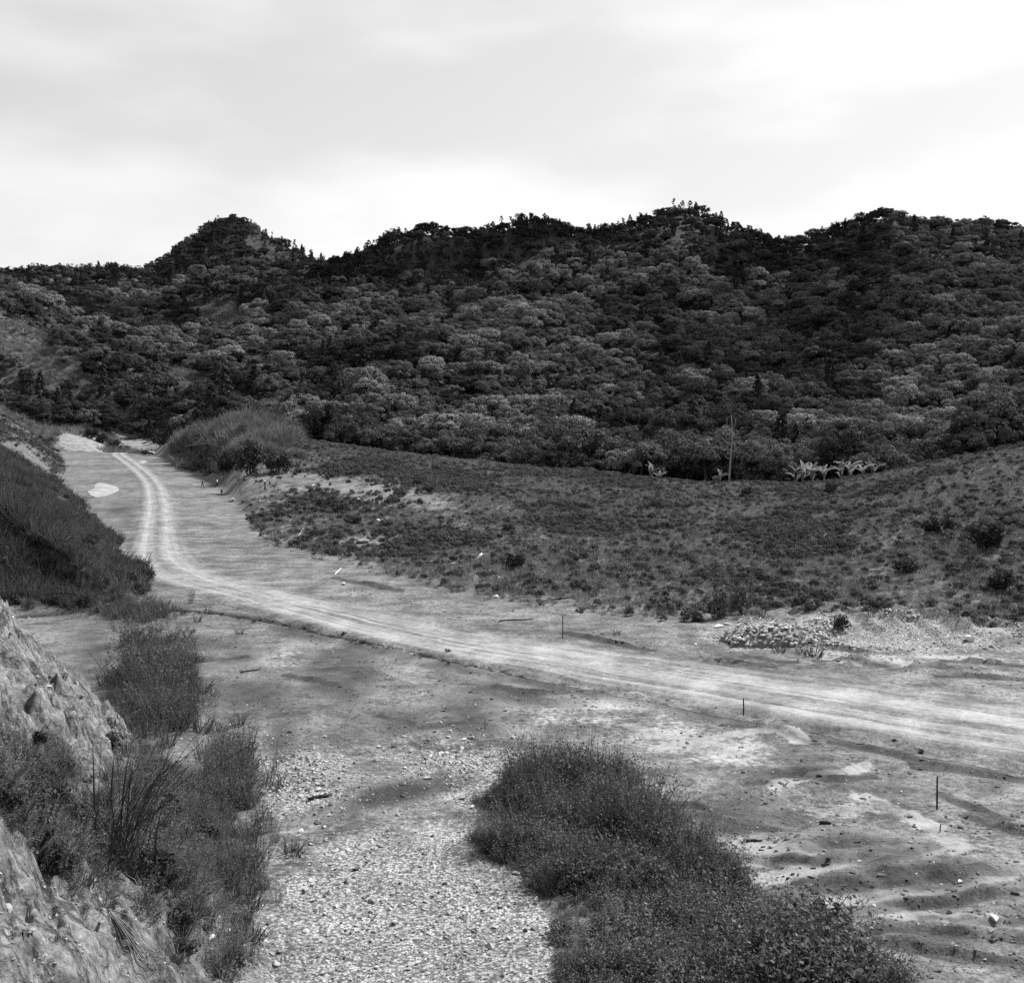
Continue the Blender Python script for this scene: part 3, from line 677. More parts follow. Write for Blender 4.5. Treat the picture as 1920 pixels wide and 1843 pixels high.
def trunk_mesh(seed, h=6.5, r=.28):
    rng = np.random.default_rng(seed); mb = MB()
    p = [(0, 0, -1.0), (rng.uniform(-.1, .1), rng.uniform(-.1, .1), h * .35), (rng.uniform(-.3, .3), rng.uniform(-.3, .3), h * .7), (rng.uniform(-.5, .5), rng.uniform(-.5, .5), h)]
    mb.tube(p, [r * 1.25, r, r * .75, r * .3], 7)
    for k in range(5):
        a = k * 1.3 + rng.uniform(-.3, .3); z0 = h * rng.uniform(.45, .75); l = rng.uniform(1.8, 3.0)
        mb.tube([(0, 0, z0), (math.cos(a) * l * .5, math.sin(a) * l * .5, z0 + l * .45), (math.cos(a) * l, math.sin(a) * l, z0 + l * .75)], [r * .5, r * .35, r * .1], 5)
    return mb.mesh('trunk', M['bark'])
TRUNKS = [trunk_mesh(20), trunk_mesh(21), trunk_mesh(22, 7.5, .2)]
def blades(rng, n, r, h, w, lean=.35, bend=.35, stiff=1.0):
    """n arching blades from a disc of radius r -> verts, quads, tris"""
    a = rng.uniform(0, 2 * math.pi, n); q = np.sqrt(rng.uniform(0, 1, n)) * r
    base = np.stack([np.cos(a) * q, np.sin(a) * q, np.full(n, -.04)], 1)
    la = a + rng.normal(0, .7, n); ln = np.abs(rng.normal(0, lean, n)) + .08
    D = np.stack([np.cos(la) * ln, np.sin(la) * ln, np.ones(n)], 1); D /= np.linalg.norm(D, axis=1)[:, None]
    H = h * rng.uniform(.5, 1.15, n); out = np.stack([np.cos(la), np.sin(la), np.full(n, -.55)], 1)
    bd = (np.abs(rng.normal(0, bend, n)) * H)[:, None]
    mid = base + D * (H * .55)[:, None] + out * bd * .25; tip = base + D * H[:, None] + out * bd
    s = rng.uniform(0, math.pi, n); S = np.stack([np.cos(s), np.sin(s), 0 * s], 1) * (w * rng.uniform(.6, 1.3, n))[:, None]
    V = np.stack([base - S, base + S, mid - S * .8, mid + S * .8, tip], 1).reshape(-1, 3)
    i = np.arange(n)[:, None] * 5
    return V, i + np.array([[0, 1, 3, 2]]), i + np.array([[2, 3, 4]])
def tuft_mesh(name, mat, seed, n=34, r=.3, h=.75, w=.022, lean=.4, bend=.4):
    V, q, t = blades(np.random.default_rng(seed), n, r, h, w, lean, bend)
    return mesh_np(name, V, [q, t], False, [M[mat]])
def bush_mesh(name, mat, seed, n=420, r=.75, h=1.0, leaf=.085, clumps=11):
    rng = np.random.default_rng(seed); Cs, Ns = [], []
    for k in range(clumps):
        th = rng.uniform(0, 6.28); q = math.sqrt(rng.uniform(0, 1)) * r * .7; z = h * (.28 + .5 * rng.uniform(0, 1) * (1 - .5 * q / r))
        v = rng.normal(0, 1, (n // clumps, 3)); v /= np.linalg.norm(v, axis=1)[:, None]; cr = r * rng.uniform(.26, .46)
        c = np.array([math.cos(th) * q, math.sin(th) * q, z]) + v * (cr * rng.uniform(.5, 1.1, len(v)))[:, None]
        c[:, 2] = np.maximum(c[:, 2], .02)
        Cs.append(c); Ns.append(v + np.array([0, 0, .4]))
    V, q = leaf_quads(np.concatenate(Cs), np.concatenate(Ns), leaf, rng)
    return mesh_np(name, V, [q], False, [M[mat]])
def weed_mesh(name, mat, seed, stems=16, h=1.3, r=.35, leaf=.036, per=20, wiry=False):
    """upright weed: thin stems carrying small leaves along their length"""
    rng = np.random.default_rng(seed); V0, q0, t0 = blades(rng, stems, r, h, .009, .28, .18)
    tips = V0.reshape(stems, 5, 3); Cs, Ns = [], []
    for s in range(stems):
        b0 = (tips[s, 0] + tips[s, 1]) / 2; m0 = (tips[s, 2] + tips[s, 3]) / 2; e0 = tips[s, 4]
        t = rng.uniform(.12, 1.0, per)[:, None]
        p = np.where(t < .55, b0 + (m0 - b0) * t / .55, m0 + (e0 - m0) * (t - .55) / .45)
        o = rng.normal(0, 1, (per, 3)); o[:, 2] *= .4
        Cs.append(p + o * (.03 if wiry else .055)); Ns.append(np.array([0, 0, .8]) + o * .5)
    V, q = leaf_quads(np.concatenate(Cs), np.concatenate(Ns), leaf * (.6 if wiry else 1), rng, .3 if wiry else .5)
    return mesh_np(name, np.concatenate([V0, V]), [np.concatenate([q0, q + len(V0)]), t0], False, [M[mat]])
def stone_mesh(name, seed, mat):
    rng = np.random.default_rng(seed); bm = bmesh.new(); bmesh.ops.create_icosphere(bm, subdivisions=2, radius=1.0)
    sc = np.array([1.0, rng.uniform(.6, .95), rng.uniform(.42, .75)]); cut = [(rng.normal(0, 1, 3), rng.uniform(.38, .72)) for _ in range(9)]
    for v in bm.verts:
        c = np.array(v.co)
        for nn, dd in cut:
            nn = nn / np.linalg.norm(nn); e = c @ nn - dd
            if e > 0: c = c - nn * e
        c = c * sc * (1 + rng.normal(0, .035)); v.co = c
    me = bpy.data.meshes.new(name); bm.to_mesh(me); bm.free(); me.materials.append(M[mat])
    return me
def proto(name, me):
    return bpy.data.objects.new(name, me)      # only read by the scatters below, never linked to the scene
P_CROWN = [proto('crown_source', c) for c in CROWNS]
TUFTS = [proto('tuft', tuft_mesh('tuft', 'grass', s)) for s in (31, 32, 33)]
TUFTS_D = [proto('tuft', tuft_mesh('tuft', 'grass_dark', s, 38, .35, 1.0, .024, .35, .35)) for s in (34, 35)]
TALL = [proto('tall_tuft', tuft_mesh('tall_tuft', 'grass_dark', s, 34, .4, 1.7, .03, .3, .4)) for s in (36, 37)]
DRY = [proto('dry_tuft', tuft_mesh('dry_tuft', 'grass_dry', s, 22, .25, .6, .012, .5, .5)) for s in (38, 39)]
PALE_T = [proto('tall_tuft', tuft_mesh('tall_tuft', 'grass', s, 40, .45, 1.8, .03, .3, .5)) for s in (57, 58)]
BUSH = [proto('bush', bush_mesh('bush', 'shrub', s)) for s in (40, 41, 42)]
BUSH_D = [proto('bush', bush_mesh('bush', 'shrub_dark', s)) for s in (43, 44)]
WEED = [proto('weed', weed_mesh('weed', 'weed', s)) for s in (45, 46, 47)]
WIRY = [proto('wiry', weed_mesh('wiry', 'grass_dark', s, 26, 1.5, .35, .045, 18, True)) for s in (48, 49)]
BROAD = [proto('broad', weed_mesh('broad', 'weed', s, 14, .8, .35, .055, 18)) for s in (50, 51)]
STONES = [stone_mesh('stone', s, mt) for s, mt in ((60, 'stone'), (61, 'stone'), (62, 'stone'), (63, 'stone_d'), (64, 'stone_w'), (65, 'stone_d'))]
P_STONE = [proto('stone_source', s) for s in STONES]

def scatter(name, P, S, R, I, protos, label, cat):
    """one object of countless pieces: an instance of protos[I] at every point P, scaled S, turned R"""
    me = mesh_np(name, P, [])
    for nm, val in (('s', S), ('r', R)):
        a = me.attributes.new(nm, 'FLOAT_VECTOR', 'POINT'); a.data.foreach_set('vector', np.ascontiguousarray(val, np.float32).ravel())
    a = me.attributes.new('i', 'INT', 'POINT'); a.data.foreach_set('value', np.ascontiguousarray(I, np.int32))
    o = link(name, me); tag(o, label, cat, kind='stuff')
    ng = bpy.data.node_groups.new(name, 'GeometryNodeTree')
    ng.interface.new_socket('Geometry', in_out='INPUT', socket_type='NodeSocketGeometry'); ng.interface.new_socket('Geometry', in_out='OUTPUT', socket_type='NodeSocketGeometry')
    gi, go = ng.nodes.new('NodeGroupInput'), ng.nodes.new('NodeGroupOutput')
    def na(nm, ty):
        n = ng.nodes.new('GeometryNodeInputNamedAttribute'); n.data_type = ty; n.inputs[0].default_value = nm
        return [q for q in n.outputs if q.enabled and q.name == 'Attribute'][0]
    s_, r_, i_ = na('s', 'FLOAT_VECTOR'), na('r', 'FLOAT_VECTOR'), na('i', 'INT')
    e2r = ng.nodes.new('FunctionNodeEulerToRotation'); ng.links.new(r_, e2r.inputs[0])
    jn = ng.nodes.new('GeometryNodeJoinGeometry')
    for k, pr in enumerate(protos):
        oi = ng.nodes.new('GeometryNodeObjectInfo'); oi.inputs['Object'].default_value = pr; oi.inputs['As Instance'].default_value = True
        cp = ng.nodes.new('FunctionNodeCompare'); cp.data_type = 'INT'; cp.operation = 'EQUAL'
        ints = [q for q in cp.inputs if q.enabled and q.type == 'INT']
        ng.links.new(i_, ints[0]); ints[1].default_value = k
        ip = ng.nodes.new('GeometryNodeInstanceOnPoints')
        ng.links.new(gi.outputs[0], ip.inputs['Points']); ng.links.new(cp.outputs[0], ip.inputs['Selection']); ng.links.new(oi.outputs['Geometry'], ip.inputs['Instance'])
        ng.links.new(e2r.outputs[0], ip.inputs['Rotation']); ng.links.new(s_, ip.inputs['Scale'])
        ng.links.new(ip.outputs[0], jn.inputs[0])
    ng.links.new(jn.outputs[0], go.inputs[0])
    md = o.modifiers.new('scatter', 'NODES'); md.node_group = ng
    return o
def rot_z(n, rng, tilt=.12):
    return np.stack([rng.normal(0, tilt, n), rng.normal(0, tilt, n), rng.uniform(0, 6.283, n)], 1)
def fan_points(rng, n, d0, d1, p0, p1, power=1.0):
    """random points of the land, even in area within a fan of the view"""
    d = np.sqrt(rng.uniform(d0 ** 2, d1 ** 2, n)) if power == 1 else d0 * (d1 / d0) ** rng.uniform(0, 1, n)
    px = rng.uniform(p0, p1, n)
    return (px - CX) / F * d, d
def seen(x, y, z, up):
    """which points, raised by up, the camera can see over the land in between (coarse march)"""
    ok = np.ones(len(x), bool)
    for t in np.linspace(.12, .97, 36):
        ok &= height(x * t, y * t) < CAMH + (z + up - CAMH) * t + .3
    return ok

# ------------------------------------------------------------------ the forest on the hills
rng = np.random.default_rng(11)
def forest_points():
    X, Y = [], []
    for d0, d1, cell in ((215, 420, 6.0), (420, 640, 6.2), (640, 1060, 6.2)):
        xs = np.arange(-.62 * d1, .62 * d1, cell); ys = np.arange(d0, d1, cell)
        gx, gy = np.meshgrid(xs, ys); gx = gx.ravel() + rng.uniform(-.48, .48, gx.size) * cell; gy = gy.ravel() + rng.uniform(-.48, .48, gy.size) * cell
        k = np.abs(gx / gy) < .56
        X.append(gx[k]); Y.append(gy[k])
    x, y = np.concatenate(X), np.concatenate(Y)
    px = CX + F * x / y; z = height(x, y); py = HY + F * (CAMH - z) / y
    dc, dd, dl, dm, dh, ds = [row_d(n, px) for n in ('crest', 'dip', 'low', 'mid', 'high', 'sky')]
    n1 = fbm(x / 60, y / 85, 3, 81) * 1.25; n2 = fbm(x / 18, y / 25, 2, 84)
    k = (y > np.where(px < 330, 455, dc + 16)) & (y < ds + 26)
    ins_b = in_poly(x, y, BANK_B + [(-900, 440), (-900, 44)]); k &= ~(ins_b & (y < 400))
    clear = np.maximum.reduce([1.2 * blob(px, py, 412, 596, 56, 36, -8), 1.2 * blob(px, py, 50, 665, 130, 50, 32), 1.1 * blob(px, py, 350, 722, 72, 28, 28), .9 * blob(px, py, 1895, 745, 36, 13, 6), .8 * blob(px, py, 1712, 500, 14, 7), .62 * blob(px, py, 510, 468, 90, 26, 30), .8 * blob(px, py, 225, 660, 40, 10, 20), .7 * blob(px, py, 1310, 500, 10, 10)])
    k &= rng.uniform(0, 1, len(x)) > clear * 1.7 - .25
    k &= rng.uniform(0, 1, len(x)) > .07 + .12 * (fbm(x / 15, y / 22, 2, 79) > .3)
    k &= seen(x, y, z, 9.0)
    x, y, z, px, py, n1, n2 = [q[k] for q in (x, y, z, px, py, n1, n2)]
    up = sstep(0, 1, (y - row_d('high', px) + 25) / (row_d('sky', px) - row_d('high', px)))       # 0 low slopes .. 1 skyline
    n = len(x); u = rng.uniform(0, 1, n)
    I = np.where(n1 + .5 * n2 > .12, rng.choice([2, 0, 2, 5], n), np.where(n1 + .5 * n2 < -.12, rng.choice([1, 4, 1, 3, 7], n), rng.choice([0, 1, 3, 5, 0, 4], n)))
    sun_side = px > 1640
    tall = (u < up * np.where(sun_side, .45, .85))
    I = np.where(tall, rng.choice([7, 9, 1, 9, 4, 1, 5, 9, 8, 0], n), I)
    I = np.where((~tall) & (up > .45) & ~sun_side & (rng.uniform(0, 1, n) < .75), rng.choice([1, 4], n), I)  # cloud shade on the upper slopes painted in as dark crowns
    I = np.where(sun_side & ~tall, rng.choice([0, 2, 5, 2, 3], n), I)  # sunlit look of the right-hand slope painted in as paler crowns
    cone = blob(px, py, 440, 470, 130, 60) * (y > 930)
    sc = np.clip(np.exp(rng.normal(0, .32, n)), .5, 1.6) * np.interp(up, [0, .5, 1], [.93, .82, .72]) * (1 - .45 * cone)
    sc *= np.where(rng.uniform(0, 1, n) < .10, 1.15, 1.0)
    edge = sstep(70, 10, y - row_d('dip', px)) * (px > 420)
    sc *= 1 + .12 * edge
    I = np.where((edge > .3) & (I == 2) & (rng.uniform(0, 1, n) < .75), rng.choice([0, 1, 3, 4, 5], n), I)
    S = np.stack([sc, sc, sc * rng.uniform(.85, 1.2, n)], 1)
    lift = np.where(np.isin(I, (6, 7)), 4.2, np.where(np.isin(I, (8, 9)), 4.0, np.where(np.isin(I, (3, 4)), 4.4, 3.6))) * sc
    return x, y, z, px, py, I, S, lift, up, sc
fx, fy, fz, fpx, fpy, fI, fS, fL, fU, fsc = forest_points()
n = len(fx)
fR = rot_z(n, rng, .06)
top_py = HY + F * (CAMH - fz - fL - 3.2 * fsc) / fy
big = fsc / fy * np.where((fpx > -20) & (fpx < 1940), 1, 0)
vis = seen(fx, fy, fz, 5.0) & (fpx > -10) & (fpx < 1930)
order = np.argsort(-(big * vis))
own = order[:300]
rest = np.setdiff1d(np.arange(n), own)
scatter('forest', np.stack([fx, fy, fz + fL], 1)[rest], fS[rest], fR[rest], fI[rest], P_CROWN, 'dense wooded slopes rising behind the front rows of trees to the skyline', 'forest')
SPEC = {0: 'rounded leafy tree', 1: 'dark rounded leafy tree', 2: 'pale rounded leafy tree', 3: 'flat-topped tree', 4: 'dark flat-topped tree', 5: 'fine-leaved rounded tree', 6: 'dark pointed tree', 7: 'narrow dark pointed tree', 8: 'small-headed slender tree', 9: 'slender dark tree'}
def where_label(px):
    if px < 130: return 'on the slope at the left edge'
    if px < 330: return 'on the slope behind the road end'
    if px < 560: return 'behind the tall grass mound'
    if px < 850: return 'behind the ridge right of the grass mound'
    if px < 1150: return 'behind the middle of the grassy ridge'
    if px < 1345: return 'behind the ridge left of the dead tree'
    if px < 1480: return 'behind the ridge around the bare dead tree'
    if px < 1640: return 'behind the row of banana plants'
    return 'behind the rising right end of the ridge'
TREE_LAB = {}
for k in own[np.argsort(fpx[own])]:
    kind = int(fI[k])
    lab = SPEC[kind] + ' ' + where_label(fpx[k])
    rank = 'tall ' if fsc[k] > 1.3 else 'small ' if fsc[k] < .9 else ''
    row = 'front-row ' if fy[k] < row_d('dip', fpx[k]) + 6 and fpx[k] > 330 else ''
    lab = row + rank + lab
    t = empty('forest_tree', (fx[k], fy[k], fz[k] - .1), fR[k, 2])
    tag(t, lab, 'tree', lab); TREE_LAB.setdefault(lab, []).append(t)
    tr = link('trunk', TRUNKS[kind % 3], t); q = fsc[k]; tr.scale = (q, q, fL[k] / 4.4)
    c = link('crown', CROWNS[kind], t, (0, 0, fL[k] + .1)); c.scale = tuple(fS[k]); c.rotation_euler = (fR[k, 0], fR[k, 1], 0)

ORD = ['', 'second', 'third', 'fourth', 'fifth', 'sixth', 'seventh', 'eighth', 'ninth', 'tenth', 'eleventh', 'twelfth', 'thirteenth', 'fourteenth', 'fifteenth', 'sixteenth', 'seventeenth', 'eighteenth']
for lab, ts in TREE_LAB.items():      # trees of one look in one place are told apart by their order in the row
    if 1 < len(ts) <= len(ORD):
        short = lab.replace('rounded leafy', 'rounded')
        for i, t in enumerate(ts): t['label'] = short + (', leftmost such' if i == 0 else ', %s from left' % ORD[i])
# ------------------------------------------------------------------ grass and scrub
def cover(name, label, cat, rng, n, dom, field, p0, p1, protos, weights, size, d0, d1, log=False, tilt=.12, thr=0.0, patch=None, sink=0.0, grow=None):
    x, y = fan_points(rng, n, d0, d1, p0, p1, 2 if log else 1)
    z = height(x, y)
    _, g = masks(x, y, z)
    dens = g[dom] if isinstance(dom, str) else dom(g, x, y, z)
    k = rng.uniform(0, 1, n) < (dens - thr)
    x, y, z = x[k], y[k], z[k]
    n = len(x)
    v = fbm(x / 5, y / 7, 3, 91)
    sc = size * np.clip(np.exp(rng.normal(0, .26, n)), .55, 1.45) * (1 + .45 * v)
    if grow is not None: sc = sc * grow({q: w[k] for q, w in g.items()}, x, y)
    I = rng.choice(len(protos), n, p=np.array(weights) / sum(weights))
    if patch is not None: I = patch(I, x, y, v, rng)
    return scatter(name, np.stack([x, y, z - sink], 1), np.stack([sc, sc, sc], 1), rot_z(n, rng, tilt), I, protos, label, cat)
rng = np.random.default_rng(23)
def field_patch(I, x, y, v, rng):
    w = fbm(x / 12, y / 18, 4, 95, .65); n = len(I); px = CX + F * x / y
    I = np.where((w < -.14) & (rng.uniform(0, 1, n) < .55), rng.choice([3, 4, 5, 6, 7, 8], n), I)
    I = np.where((w > .2) & (rng.uniform(0, 1, n) < .5), rng.choice([0, 1, 2], n), I)
    return I
cover('field_grass', 'grass and low scrub covering the ridge beyond the graded ground', 'grass', rng, 210000, 'field', 'field', 325, 1990, TUFTS + TUFTS_D + BUSH + BUSH_D[:1], [6, 6, 6, 1, 1, .5, .5, .5, .1], .56, 75, 330, patch=field_patch)
cover('slope_grass', 'rank grass and weeds covering the left slope above the road', 'grass', rng, 75000, 'left', 'left', -60, 330, TALL + TUFTS_D + BUSH_D + TUFTS[:1] + WEED[:1], [3, 3, 3, 3, 1, 1, 5, 2], .62, 78, 420, log=True, grow=lambda g, x, y: np.clip(1 + .9 * fbm(x / 5, y / 8, 3, 96), .4, 1.7), patch=lambda I, x, y, v, r: np.where((fbm(x / 7, y / 12, 3, 94) > .1) & (r.uniform(0, 1, len(I)) < .6), 6, I))
def mound_d(g, x, y, z):
    return np.where((g['px'] > 315) & (g['px'] < 560 - 25 * vnoise(x / 5, y / 9, 5)) & (y > 225), g['field'], 0)
cover('mound_grass', 'tall pale grass on the mound right of the road end', 'grass', rng, 14000, mound_d, 'field', 315, 600, PALE_T + TALL + BUSH_D[:1], [2.5, 2.5, 2, 2, 1.2], 1.1, 225, 380, grow=lambda g, x, y: np.clip(1 + 1.1 * fbm(x / 4, y / 6, 3, 93), .35, 1.8))
def hill_d(g, x, y, z):
    c = np.maximum.reduce([1.3 * blob(g['px'], g['py'], 50, 655, 140, 50, 32), 1.3 * blob(g['px'], g['py'], 350, 712, 80, 30, 28), 1.4 * blob(g['px'], g['py'], 412, 592, 66, 42, -8), blob(g['px'], g['py'], 460, 460, 130, 60), .7 * (g['px'] < 330) * (y < 520), blob(g['px'], g['py'], 1895, 745, 40, 16)])
    return g['hills'] * np.clip(c * 1.3, 0, 1)
cover('hillside_grass', 'pale grass on the open clearings of the far slopes', 'grass', rng, 90000, hill_d, 'hills', -40, 1960, PALE_T + BUSH + BUSH_D[:1], [5, 5, .7, .7, .7, .01], 1.25, 400, 1030, log=True, patch=lambda I, x, y, v, r: np.where(y > 925, r.choice([5, 5, 2], len(I)), I))
cover('bank_grass', 'grass and weeds on the cut bank at lower left', 'grass', rng, 16000, 'bveg', 'bveg', -60, 520, TUFTS_D + WEED + BUSH_D + DRY + WIRY + TUFTS[:1], [3, 3, 3, 3, 3, .6, .6, 3, 3, 1, 1, 6], .45, 17, 58, thr=.12)
cover('weed_thicket', 'dark thicket of weeds right of the gravel track in the foreground', 'weeds', rng, 8500, lambda g, x, y, z: g['thick'] * (y > 36) * np.clip(.7 + 1.9 * fbm(x / 1.6, y / 1.6, 2, 99), .0, 1), 'thick', 860, 1900, WEED + WIRY + BROAD + TUFTS_D + TUFTS[:1], [4, 4, 4, 4, 4, .6, .6, 3, 3, 1.5], .72, 36, 50, grow=lambda g, x, y: np.clip(.35 + g['tin'] / 1.3, .35, 1.0) * np.clip(1 + 1.3 * fbm(x / 1.3, y / 1.3, 3, 98), .3, 1.9))
cover('broad_weeds', 'broad-leaved weeds at the near end of the foreground thicket', 'weeds', rng, 4200, lambda g, x, y, z: g['thick'] * (y <= 37.5), 'thick', 860, 1900, BROAD + WEED + DRY[:1], [5, 5, 2, 2, 2, .8], .8, 24, 37.5, grow=lambda g, x, y: np.clip(.4 + g['tin'] / 1.2, .4, 1.0) * np.clip(1 + 1.3 * fbm(x / 1.1, y / 1.1, 3, 97), .3, 1.9))
cover('plain_weeds', 'scattered weeds along the foot of the left bank and the gully', 'weeds', rng, 26000, lambda g, x, y, z: g['spots'] * .45, 'spots', 130, 560, WIRY + WEED + TUFTS_D, [3, 3, 1, 1, 1, 3, 3], .8, 28, 95)
cover('ditch_grass', 'dark grass along the drainage ditch beside the road', 'grass', rng, 60000, lambda g, x, y, z: g['ditch'] * .8, 'ditch', 90, 1990, TUFTS_D + BUSH_D, [3, 3, .1, .1], .2, 46, 92)
# gravel
def gravel():
    rng = np.random.default_rng(29); n = 85000
    x, y = fan_points(rng, n, 20, 100, -20, 1960, 2); z = height(x, y); at, g = masks(x, y, z)
    dens = np.clip(at['gravel'] * np.clip(.7 + 1.2 * fbm(x / 1.3, y / 1.8, 3, 88), .1, 1.3) + .02 + .10 * at['rock'] * (g['px'] < 420) + .22 * np.clip(fbm(x / 4, y / 5, 3, 87), 0, 1), 0, 1) * (1 - g['thick'] * .7) * (1 - .9 * g['bveg'])
    dens = np.clip(dens + .5 * np.maximum(blob(g['px'], g['py'], 560, 1465, 90, 50), blob(g['px'], g['py'], 840, 1425, 90, 32, -12)), 0, 1)
    rd, _, _ = poly_dist(x, y, ROAD2); dens *= sstep(3.2, 5.5, rd)
    k = rng.uniform(0, 1, n) < dens; x, y, z = x[k], y[k], z[k]; n = len(x)
    s = .028 * np.exp(rng.normal(0, .55, n)) * (1 + .006 * y); st_ = np.maximum(blob(CX + F * x / y, HY + F * CAMH / y, 560, 1465, 110, 60), blob(CX + F * x / y, HY + F * CAMH / y, 840, 1425, 110, 45)); s = np.minimum(s * (1 + .9 * st_), .13)
    scatter('gravel', np.stack([x, y, z + s * .15], 1), np.stack([s, s, s], 1), rot_z(n, rng, .4), rng.choice(6, n, p=[.24, .24, .2, .16, .06, .1]), P_STONE, 'loose gravel over the foreground track and the stony ground', 'gravel')
gravel()
def clods():
    rng = np.random.default_rng(83); n = 40000
    x, y = fan_points(rng, n, 30, 96, 420, 1980, 2); z = height(x, y); at, g = masks(x, y, z)
    cl = sstep(.12, .5, fbm(x / 2.6, y / 1.5, 3, 86)) * np.where((g['px'] > 1180) | (g['py'] < 1330), 1, .4) + .8 * at['dark']
    rd, _, _ = poly_dist(x, y, ROAD2)
    k = rng.uniform(0, 1, n) < np.clip(cl * .5, 0, 1) * (1 - g['thick']) * (1 - g['bveg']) * sstep(4.0, 6.5, rd) * (1 - g['field']) * (z < 1.2)
    x, y, z = x[k], y[k], z[k]; n = len(x); s = np.minimum(.035 * np.exp(rng.normal(0, .55, n)) * (1 + .005 * y), .14)
    scatter('soil_clods', np.stack([x, y, z], 1), np.stack([s * 1.4, s * 1.1, s], 1), rot_z(n, rng, .2), rng.choice(2, n), [proto('clod', stone_mesh('clod', 66, 'clod')), proto('clod', stone_mesh('clod', 67, 'clod'))], 'dark crumbled clods strewn over the bare churned ground', 'soil clods')
plain_mat('clod', 'dark_soil_clod', .085, .95, .4, 3.0, .05)
clods()
def rubble():
    rng = np.random.default_rng(84); n = 7500
    px = rng.uniform(1380, 1980, n); py = rng.normal(1188, 15, n); X = np.array([flat(a, c) for a, c in zip(px, py)]); x, y = X[:, 0], X[:, 1]
    k = (rng.uniform(0, 1, n) < np.clip(.5 + 1.6 * fbm(x / 1.8, y / 1.8, 2, 89), 0, 1)) & (y > 68); x, y = x[k], y[k]; n = len(x); s = np.clip(.085 * np.exp(rng.normal(0, .45, n)), .04, .24)
    scatter('rubble', np.stack([x, y, height(x, y) + s * .2], 1), np.stack([s, s, s], 1), rot_z(n, rng, .5), rng.choice(6, n, p=[.25, .25, .2, .06, .2, .04]), P_STONE, 'pale broken rubble over the low mounds right of the stone heap', 'rubble')
rubble()

# ------------------------------------------------------------------ single plants
def place(px, py):
    return hit(px, py)
ALL_BUSH = [bush_mesh('foliage', 'shrub_dark', 100 + k, 700, .75, 1.0, .07, 15) for k in range(4)] + [bush_mesh('foliage', 'shrub', 110 + k, 700, .75, 1.0, .07, 15) for k in range(2)]
def stem_mesh(seed):
    rng = np.random.default_rng(seed); mb = MB()
    for k in range(5):
        a = rng.uniform(0, 6.28); l = rng.uniform(.5, .8)
        mb.tube([(0, 0, -.1), (math.cos(a) * .12, math.sin(a) * .12, l * .5), (math.cos(a) * .3, math.sin(a) * .3, l)], [.025, .018, .006], 5)
    return mb.mesh('stem', M['bark'])
STEMS = [stem_mesh(k) for k in (1, 2, 3)]
BUSHES = [  # px, py of the base, height and width in photo pixels, look, label
    (966, 1070, 42, 44, 0, 'dark round bush on the slope right of the white board'), (953, 998, 20, 34, 1, 'low dark bush uphill of the white board'), (806, 926, 16, 22, 2, 'small black bush at the right end of the bare earth shelf'),
    (782, 912, 18, 20, 3, 'dark bush at the back of the bare earth shelf'), (612, 950, 20, 50, 0, 'dark bush at the left end of the scrub patch on the earth shelf'), (640, 962, 24, 44, 1, 'dark bush in the middle of the scrub patch on the earth shelf'),
    (664, 982, 20, 40, 2, 'dark bush at the lower end of the scrub patch on the earth shelf'), (795, 1084, 12, 16, 3, 'small dark bush beside the edge of the graded ground, left of the white board'), (1230, 956, 24, 26, 0, 'dark bush in the middle of the grassy ridge'),
    (1402, 932, 24, 26, 1, 'dark bush just below the crest near the dead tree'), (1558, 928, 30, 28, 2, 'dark bush just below the crest under the banana plants'), (1350, 1160, 70, 46, 4, 'tall feathery bush left of the stone heap'),
    (1388, 1150, 60, 50, 5, 'tall grey bush standing behind the stone heap'), (1527, 1100, 18, 30, 3, 'low dark bush uphill of the pale rubble mounds'), (1625, 1132, 20, 36, 0, 'dark bush just behind the pale rubble mounds'), (1578, 1182, 34, 40, 1, 'dark bush among the pale rubble, right of the stone heap'),
    (1850, 1030, 60, 80, 2, 'large dark bush at the right edge of the ridge'), (1760, 1000, 40, 70, 3, 'broad dark bush on the right flank of the ridge'), (1700, 1075, 36, 60, 0, 'dark bush low on the right flank of the ridge'), (1880, 1110, 50, 60, 1, 'dark bush at the right edge above the rubble'),
    (470, 890, 76, 70, 2, 'large black bush at the foot of the tall grass mound'), (430, 886, 50, 50, 3, 'dark bush at the left foot of the tall grass mound'), (520, 888, 50, 60, 0, 'dark bush at the right foot of the tall grass mound'), (325, 836, 56, 50, 1, 'dark bush where the cutting meets the tall grass mound'),
    (300, 838, 40, 36, 2, 'dark bush beside the parked vehicle'), (172, 822, 26, 34, 0, 'dark bush at the upper end of the row on the pale cutting'), (192, 832, 24, 34, 1, 'second bush from the top in the row on the pale cutting'), (212, 842, 22, 32, 2, 'third bush from the top in the row on the pale cutting'), (232, 848, 16, 28, 3, 'lowest bush of the row on the pale cutting'), (1300, 1165, 24, 50, 3, 'low dark weeds on bare ground left of the flat pale stones')]
def put_bush(px, py, hp, wp, kind, label, name='bush', cat='bush'):
    p = place(px, py); m_px = F / p.y
    t = tag(empty(name, (p.x, p.y, p.z - .05), random.uniform(0, 6.28)), label, cat)
    f = link('foliage', ALL_BUSH[kind], t); f.scale = (wp / m_px / 1.5, wp / m_px / 1.5, hp / m_px / 1.05)
    s = link('stem', STEMS[kind % 3], t); s.scale = (wp / m_px / 1.6, wp / m_px / 1.6, hp / m_px / 1.1)
    return t
for a in BUSHES: put_bush(*a)
